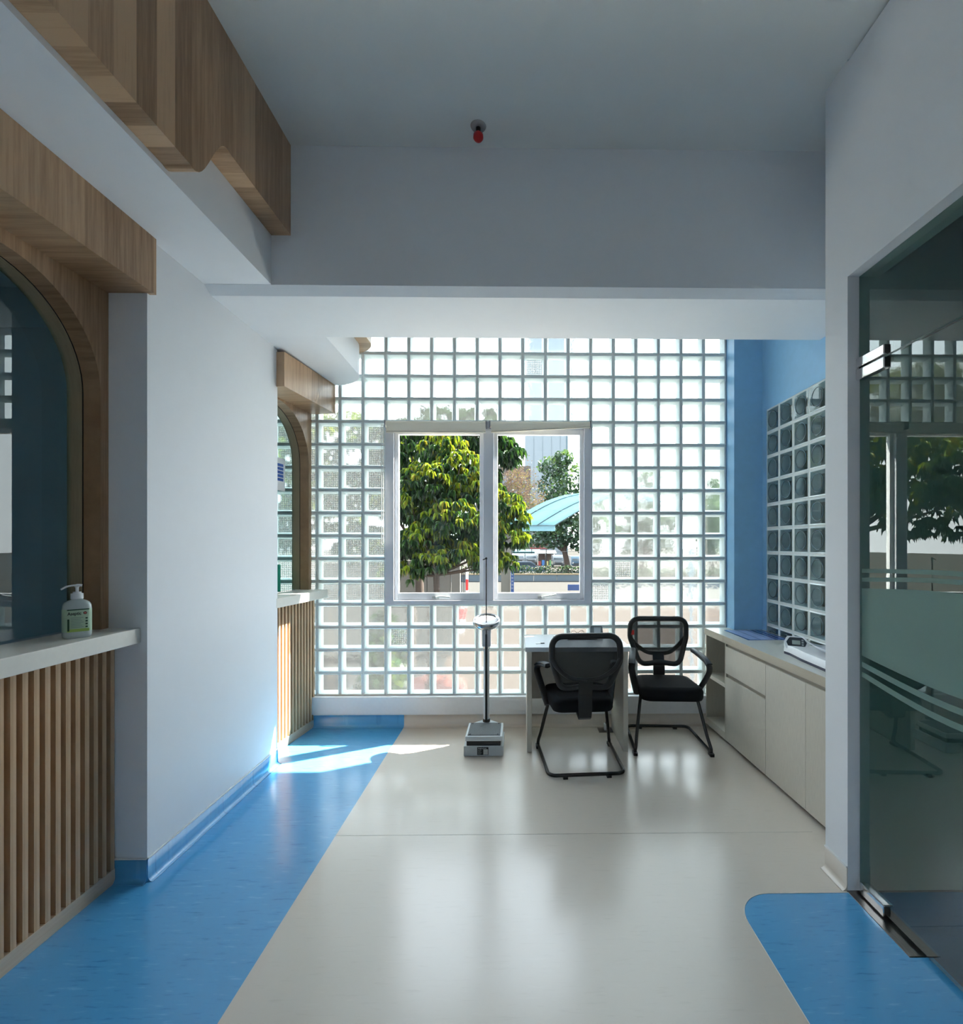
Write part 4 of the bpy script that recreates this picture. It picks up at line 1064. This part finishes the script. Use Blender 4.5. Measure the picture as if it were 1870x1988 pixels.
fp = thing('warning_post', 'red and white striped barrier post by the gate bars', 'post', (-2.35, 22.0, GZ))
for k in range(5):
    MB().tube([(0, 0, k * 0.5), (0, 0, k * 0.5 + 0.5)], 0.06, 10).build('stripe', M_RED if k % 2 else M_WHITEP, fp)
gp = thing('gate_pillar', 'tall beige gate pillar seen through the right window light', 'pillar', (-0.99, 36.0, GZ))
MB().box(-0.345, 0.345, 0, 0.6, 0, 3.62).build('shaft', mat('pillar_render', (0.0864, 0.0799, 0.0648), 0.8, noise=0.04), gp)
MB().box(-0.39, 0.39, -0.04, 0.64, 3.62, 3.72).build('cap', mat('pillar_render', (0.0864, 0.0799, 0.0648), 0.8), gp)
bsn = thing('blue_sign_column', 'slim blue sign column beside the gate pillar', 'sign', (-0.49, 35.6, GZ))
MB().box(-0.12, 0.11, 0, 0.12, 0, 1.92).build('panel', mat('sign_blue', (0.0065, 0.0302, 0.1080), 0.4), bsn)
for k in range(6): MB().box(-0.07, 0.05 + 0.02 * (k % 2), -0.01, 0, 0.3 + k * 0.25, 0.40 + k * 0.25).build('print_block', mat('sign_print', (0.1188, 0.1296, 0.1620), 0.5), bsn)
bb = thing('blue_board', 'low blue board standing on the forecourt at lower right', 'board', (3.42, 30.0, GZ))
MB().box(-0.42, 0.42, 0, 0.05, 0.72, 1.08).build('panel', mat('sign_blue', (0.0065, 0.0302, 0.1080), 0.4), bb)
for x in (-0.3, 0.3): MB().tube([(x, 0.03, 0), (x, 0.03, 0.75)], 0.025, 6).build('post', M_METAL, bb)

# road edge: barrier, hedge
ba = thing('road_barrier', 'low blue-grey concrete road barrier along the forecourt', 'barrier', (0, 46.0, GZ))
for k in range(22):
    MB().box(-14 + k * 2.2, -14 + k * 2.2 + 2.16, 0, 0.3, 0.06, 0.66).build('barrier_panel', mat('barrier_grey', (0.0432, 0.0612, 0.0756), 0.7, noise=0.08), ba)
MB().box(-14, 34.4, -0.03, 0.4, 0.66, 0.76).build('coping', mat('coping_ochre', (0.1080, 0.0778, 0.0389), 0.7), ba)
MB().box(-14, 34.4, -0.01, 0.3, 0.0, 0.06).build('foot_line', M_GAP, ba)
hb = MB(); rnd = random.Random(21)
for i in range(8000):
    x = rnd.uniform(-14, 34); z = rnd.uniform(0.55, 1.45) + 0.08 * math.sin(x * 3); y = rnd.uniform(0.4, 1.1)
    u = Vector((rnd.gauss(0, 1), rnd.gauss(0, 1), rnd.gauss(0, 1))).normalized() * 0.10; v = u.cross(Vector((rnd.gauss(0, 1), rnd.gauss(0, 1), rnd.gauss(0, 1)))).normalized() * 0.07
    p = Vector((x, y, z)); hb.add([p - u, p + v, p + u, p - v], [(0, 1, 2, 3)], 0 if z < 1.2 else rnd.choice((0, 1, 4)))
hd = hb.build('hedge', LEAVES + [mat('dry_leaf', (0.0480, 0.0300, 0.0180), 0.8)], None, (0, 46.2, GZ))
tag(hd, 'clipped hedge running along the road barrier', 'hedge', kind='stuff')

M_RIBD = mat('pole_dark', (0.05, 0.05, 0.05), 0.7)
# cars
def car(label, loc, rz, body, h=1.45, l=4.3, wd=1.72, van=False):
    t = thing('van' if van else 'car', label, 'van' if van else 'car', loc, rz)
    mb = mat('car_' + body[0], body[1], 0.25, spec=0.6, coat=0.5)
    # side profile (x along length, z)
    if van: pr_ = rpoly([(-l/2, 0.35), (-l/2, h * 0.62), (-l/2 + 0.25, h), (l/2 - 0.05, h), (l/2, 0.35)], 0.12, 3)
    else: pr_ = rpoly([(-l/2, 0.3), (-l/2, 0.72), (-l/2 + 1.0, 0.86), (-l/2 + 1.75, h), (l/2 - 1.0, h), (l/2 - 0.3, 0.92), (l/2, 0.82), (l/2, 0.3)], 0.12, 3)
    q = MB().prism(pr_, -wd / 2, wd / 2, 'y', 0, True); q.build('body', mb, t)
    dg_ = mat('car_glass', (0.02, 0.03, 0.04), 0.08, spec=0.8)
    if van:
        ws_ = MB().add([(-l/2 - 0.005, -wd*0.42, h*0.64), (-l/2 - 0.005, wd*0.42, h*0.64), (-l/2 + 0.235, wd*0.38, h*0.95), (-l/2 + 0.235, -wd*0.38, h*0.95)], [(0, 1, 2, 3)]).build('windscreen', dg_, t)
        MB().box(-l/2 - 0.02, -l/2, -wd*0.3, wd*0.3, 0.55, 0.75).build('grille', M_BLACK, t)
        for s_ in (-1, 1): MB().box(-l/2 - 0.02, -l/2, s_*wd*0.36 - 0.12, s_*wd*0.36 + 0.12, 0.72, 0.9).build('headlight', M_METAL, t)
        MB().box(-l/2 - 0.03, -l/2, -wd*0.48, wd*0.48, 0.34, 0.5).build('bumper', M_BLACK, t)
    else:
        for s_ in (-1, 1):
            MB().prism([(-l/2 + 1.15, 0.90), (-l/2 + 1.85, h - 0.09), (l/2 - 1.08, h - 0.09), (l/2 - 0.55, 0.95)], s_ * (wd/2 + 0.004), s_ * (wd/2 - 0.01), 'y').build('side_window', dg_, t)
        MB().add([(-l/2 + 1.03, -wd*0.42, 0.90), (-l/2 + 1.03, wd*0.42, 0.90), (-l/2 + 1.68, wd*0.38, h - 0.05), (-l/2 + 1.68, -wd*0.38, h - 0.05)], [(0, 1, 2, 3)]).xf(Matrix.Translation((-0.02, 0, 0.02))).build('windscreen', dg_, t)
    for x in (-l/2 + 0.85, l/2 - 0.85):
        for s_ in (-1, 1):
            MB().lathe([(0.30, -0.1), (0.32, 0.0), (0.30, 0.1)], 16).xf(Matrix.Translation((x, s_ * (wd/2 - 0.08), 0.32)) @ Matrix.Rotation(R(90), 4, 'X')).build('wheel', M_BLACK, t)
    return t
car('dark saloon car parked behind the hedge', (1.05, 58, GZ + 0.05), R(180), ('dark', (0.03, 0.05, 0.08)))
car('white van parked facing the road beside the tree trunk', (6.0, 76, GZ), R(90), ('white', (0.15, 0.165, 0.18)), 1.85, 4.0, 1.75, True)
car('white hatchback left of the shop stalls', (-0.1, 72, GZ + 0.55), R(90), ('white', (0.15, 0.165, 0.18)), 1.6, 4.0, 1.8, True)
car('white car between the hatchback and the stalls', (1.75, 72, GZ + 0.5), R(90), ('white', (0.15, 0.165, 0.18)), 1.65, 4.0, 1.7, True)
car('blue and white minivan right of the tree trunk', (8.5, 73, GZ), R(90), ('blue', (0.035, 0.08, 0.13)), 1.8, 4.0, 1.75, True)
car('silver car half hidden behind the gate pillar', (-3.5, 57, GZ + 0.05), R(180), ('silver', (0.10,0.11,0.12)))

# shop stalls across the road
st = thing('shop_stall', 'green-roofed shop stall across the road', 'stall', (1.2, 86, GZ))
MB().box(-2.2, 2.3, 0, 3, 0, 2.1).build('wall', mat('stall_green', (0.0216, 0.0734, 0.0648), 0.7), st)
MB().prism([(-0.9, 2.1), (3.2, 2.5), (3.2, 2.6), (-0.9, 2.2)], -2.5, 2.6, 'x').build('roof', mat('stall_roof', (0.0259, 0.0821, 0.0994), 0.6), st)
s2 = thing('shop_stall', 'grey-roofed open stall across the road beside the van', 'stall', (4.2, 80.5, GZ))
for x in (-1.1, 0.2, 1.6): MB().box(x - 0.08, x + 0.08, 0, 0.16, 0, 2.1).build('post', M_METAL, s2)
MB().prism([(-0.6, 1.95), (2.4, 2.4), (2.4, 2.5), (-0.6, 2.05)], -1.6, 2.0, 'x').build('roof', mat('stall_tin', (0.0907, 0.0972, 0.0994), 0.5), s2)
MB().box(-1.3, 1.9, 2.2, 2.3, 0, 2.0).build('back_wall', mat('stall_dark', (0.0720, 0.0504, 0.0432), 0.8), s2)
for k, c_ in enumerate(((0.30, 0.05, 0.04), (0.05, 0.16, 0.40), (0.45, 0.40, 0.15), (0.10, 0.25, 0.10))):
    MB().box(-1.0 + k * 0.62, -0.6 + k * 0.62, 0.3, 0.9, 0, 0.7 + 0.2 * (k % 2)).build('crate', mat('crate_%d' % k, c_, 0.7), s2)
rs = thing('shop_sign', 'red shop sign with pale lettering above the stalls', 'sign', (3.25, 79.5, GZ))
MB().box(-1.4, 1.4, 0, 0.12, 2.75, 3.6).build('board', mat('sign_red', (0.1188, 0.0108, 0.0086), 0.5), rs)
for k in range(5): MB().box(-1.1 + k * 0.45, -0.82 + k * 0.45, -0.02, 0, 2.95, 3.35 - 0.1 * (k % 2)).build('letter_block', mat('sign_pale', (0.1512, 0.1080, 0.0972), 0.5), rs)
for x in (-1.2, 1.2): MB().box(x - 0.06, x + 0.06, 0.03, 0.12, 0, 2.75).build('post', M_BLACK, rs)
wr = thing('overhead_wire', 'dark overhead wire on poles crossing the view above the cars', 'wire', (0, 50, GZ))
MB().tube([(-32 + k * 4, 0, 2.80 + 0.15 * ((k - 8) / 8) ** 2) for k in range(17)], 0.02, 5).build('cable', M_BLACK, wr)
for x in (-32, 32): MB().tube([(x, 0, 0), (x, 0, 3.2)], 0.09, 8).build('pole', M_RIBD, wr)

# far leafy tree
rnd = random.Random(31)
t2 = thing('roadside_tree', 'large rounded green tree across the road with a thick trunk', 'tree', (5.9, 60, GZ))
b = MB()
tb = [(-2.8, 0, 6.6, 2.4), (-0.6, 0, 8.2, 2.7), (1.6, 0, 7.2, 2.6), (-1.5, 0.5, 10.6, 2.2), (0.6, 0.5, 11.8, 2.2), (-3.6, 0, 4.6, 1.8), (2.8, 0, 9.6, 2.2), (0.5, -0.6, 5.2, 2.2), (3.2, -0.3, 5.4, 2.0), (-1.6, -1, 4.4, 1.7), (-2.0, 0.6, 13.2, 1.5), (-0.4, 0.2, 14.2, 1.2), (1.8, -0.6, 3.6, 1.5), (-4.6, 0.6, 7.4, 1.6)]
for (x, y, z, r) in tb:
    for i in range(int(210 * r)):
        d = Vector((rnd.gauss(0, 1), rnd.gauss(0, 1), rnd.gauss(0, 1))).normalized()
        p = Vector((x, y, z)) + Vector((d.x * r, d.y * r, d.z * r * 0.8)) * rnd.uniform(0.6, 1.1)
        u = Vector((rnd.gauss(0, 1), rnd.gauss(0, 1), rnd.gauss(0, 1))).normalized() * 0.24; v = u.cross(Vector((rnd.gauss(0, 1), rnd.gauss(0, 1), rnd.gauss(0, 1)))).normalized() * 0.17
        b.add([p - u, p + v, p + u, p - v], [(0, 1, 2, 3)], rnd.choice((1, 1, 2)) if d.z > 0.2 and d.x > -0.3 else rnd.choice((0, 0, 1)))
fo = b.build('foliage', [leafmat('haze_dark', (0.0198, 0.0456, 0.0274), (0.0198, 0.0456, 0.0167)), leafmat('haze_mid', (0.0380, 0.0798, 0.0380), (0.0456, 0.0912, 0.0228)), leafmat('haze_light', (0.0608, 0.1064, 0.0342), (0.0760, 0.1292, 0.0228))], t2)  # lighter, bluer greens stand in for haze over the far tree
fo['kind'] = 'stuff'
MB().tube(crom([(0.1, 0, 0), (0.0, 0, 1.3), (-0.35, 0, 3.0), (-0.4, 0, 5.0)], 5), [0.42 - 0.012 * i for i in range(16)], 10).build('trunk', M_BARK, t2)
for q in tb[:8]: MB().tube(crom([(-0.35, 0, 2.6), (q[0] * 0.5 - 0.2, 0, (q[2] + 3) * 0.5), q[:3]], 4), [0.2 - 0.02 * i for i in range(9)], 6).build('branch', M_BARK, t2)

def copy_tree(o, loc, rz, sc_, label):
    c = o.copy(); COL.objects.link(c); c.location = loc; c.rotation_euler = (0, 0, rz); c.scale = (sc_, sc_, sc_); c['label'] = label
    for ch in list(o.children):
        d = ch.copy(); COL.objects.link(d); d.parent = c
    c['group'] = 'trees across the road'
    return c
t2['group'] = 'trees across the road'
copy_tree(t2, (14.5, 64, GZ), R(140), 0.85, 'green tree across the road, blurred behind the blocks right of the window')
copy_tree(t2, (22.0, 62, GZ), R(250), 0.75, 'outermost green tree across the road, behind the blocks at far right')

# bare twiggy tree
bt2 = thing('bare_tree', 'nearly bare brown tree with thin twigs and few leaves', 'tree', (-1.6, 30, GZ))
rnd = random.Random(44); tw = MB(); lv_ = MB()
def grow(p, d, l, r, dep):
    q = p + d * l
    tw.tube([p, (p + q) / 2 + Vector((rnd.uniform(-.05, .05), rnd.uniform(-.05, .05), 0)) * l, q], [r, r * 0.85, r * 0.7], 5, caps=False)
    if dep == 0: return
    for i in range(3 if dep > 1 else 4):
        n_ = (d + Vector((rnd.gauss(0.12, .42), rnd.gauss(0, .42), rnd.gauss(0.12, .3)))).normalized()
        grow(p + d * l * rnd.uniform(0.55, 1.0), n_, l * rnd.uniform(0.6, 0.82), r * 0.62, dep - 1)
    if dep <= 2:
        for i in range(26):
            c = q + Vector((rnd.gauss(0, .35), rnd.gauss(0, .35), rnd.gauss(0, .35)))
            u = Vector((rnd.gauss(0, 1), rnd.gauss(0, 1), rnd.gauss(0, 1))).normalized() * 0.05; v = u.cross(Vector((0.3, 0.5, 0.8))).normalized() * 0.035
            lv_.add([c - u, c + v, c + u, c - v], [(0, 1, 2, 3)], rnd.choice((0, 0, 1)))
grow(Vector((0, 0, 4.4)), Vector((0.35, 0, 1)).normalized(), 1.9, 0.07, 4)
grow(Vector((0, 0, 4.0)), Vector((0.75, 0, 0.7)).normalized(), 1.7, 0.05, 4)
MB().tube([(0, 0, 0), (0.05, 0, 2.2), (0, 0, 4.45)], [0.13, 0.10, 0.075], 8).build('trunk', M_BARK, bt2)
tw.build('twigs', mat('twig', (0.16, 0.10, 0.07), 0.9), bt2)['kind'] = 'stuff'
lv_.build('leaves', [leafmat('dry_leaf_b', (0.0912, 0.0608, 0.0342), (0.0912, 0.0608, 0.0342)), leafmat('dry_leaf_g', (0.0760, 0.0760, 0.0190), (0.0912, 0.0912, 0.0190))], bt2)['kind'] = 'stuff'

# tower block
tw_ = thing('tower_block', 'pale blue high-rise tower far behind the trees', 'building', (9.0, 160, GZ))
MB().box(-7.0, 6.6, 0, 14, 0, 75).build('wall', mat('tower_pale', (0.135, 0.165, 0.185), 0.6, noise=0.03), tw_)
MB().box(6.6, 7.0, -0.2, 14, 0, 75).build('corner_strip', mat('tower_strip', (0.0216, 0.0648, 0.0864), 0.5), tw_)
for k in range(4):
    MB().box(-4.2 + k * 2.9, -4.1 + k * 2.9, -0.1, 0, 0, 75).build('panel_joint', mat('tower_joint', (0.11, 0.14, 0.16), 0.6), tw_)
b2 = thing('side_block', 'greyish mid-rise block behind the bare tree', 'building', (-2.5, 140, GZ))
MB().box(-10, 5.8, 0, 12, 0, 26).build('wall', mat('block_buff', (0.0432, 0.0374, 0.0324), 0.7), b2)
for i in range(5):
    for j in range(6): MB().box(-8 + i * 2.8, -6.6 + i * 2.8, -0.1, 0, 3 + j * 3.6, 5 + j * 3.6).build('window', mat('block_glass', (0.05, 0.06, 0.08), 0.2), b2)

# arched polycarbonate canopy
cn = thing('canopy', 'arched light-blue polycarbonate canopy with dark ribs outside the right light', 'canopy', (0, 14.0, GZ))
M_POLY = translucent('polycarbonate', (0.19, 0.31, 0.36), 0.55, 0.2, 0.25, clear_col=(0.75, 0.9, 0.95))
M_RIB = mat('canopy_rib', (0.07, 0.11, 0.14), 0.5)
D = Vector((2.0, -1.2, 0.80))
def crv(x, t): 
    return Vector((x + D.x * t, D.y * t, 4.12 + D.z * math.sin(t * math.pi / 2)))
xs = [-0.43, -0.16, 0.52, 1.04]
for i in range(3):
    V = []; n = 14
    for k in range(n + 1):
        V += [crv(xs[i], 1.6 * k / n), crv(xs[i + 1], 1.6 * k / n)]
    q = MB().add(V, [(2 * k, 2 * k + 1, 2 * k + 3, 2 * k + 2) for k in range(n)], 0, True).build('sheet', M_POLY, cn)
    md = q.modifiers.new('thick', 'SOLIDIFY'); md.thickness = 0.008
for x in xs[1:]:
    MB().tube([crv(x, 1.6 * k / 16) + Vector((0, 0, 0.012)) for k in range(17)], 0.018, 6).build('rib', M_RIB, cn)
for t in (0.0, 0.35, 0.75, 1.6):
    MB().tube([crv(xs[0], t), crv(xs[-1], t)], 0.010 if t else 0.016, 6).build('purlin', M_RIB if t in (0.0, 1.6) else mat('purlin_pale', (0.30, 0.45, 0.52), 0.5), cn)
MB().box(-0.43, 1.04, -0.01, 0.01, 3.96, 4.11).build('eave_strip', M_POLY, cn)
for x, t in ((0.2, 1.5), (1.0, 1.5)):
    p = crv(x, t); MB().tube([(p.x, p.y, 0), (p.x, p.y, p.z)], 0.04, 8).build('post', M_RIB, cn)
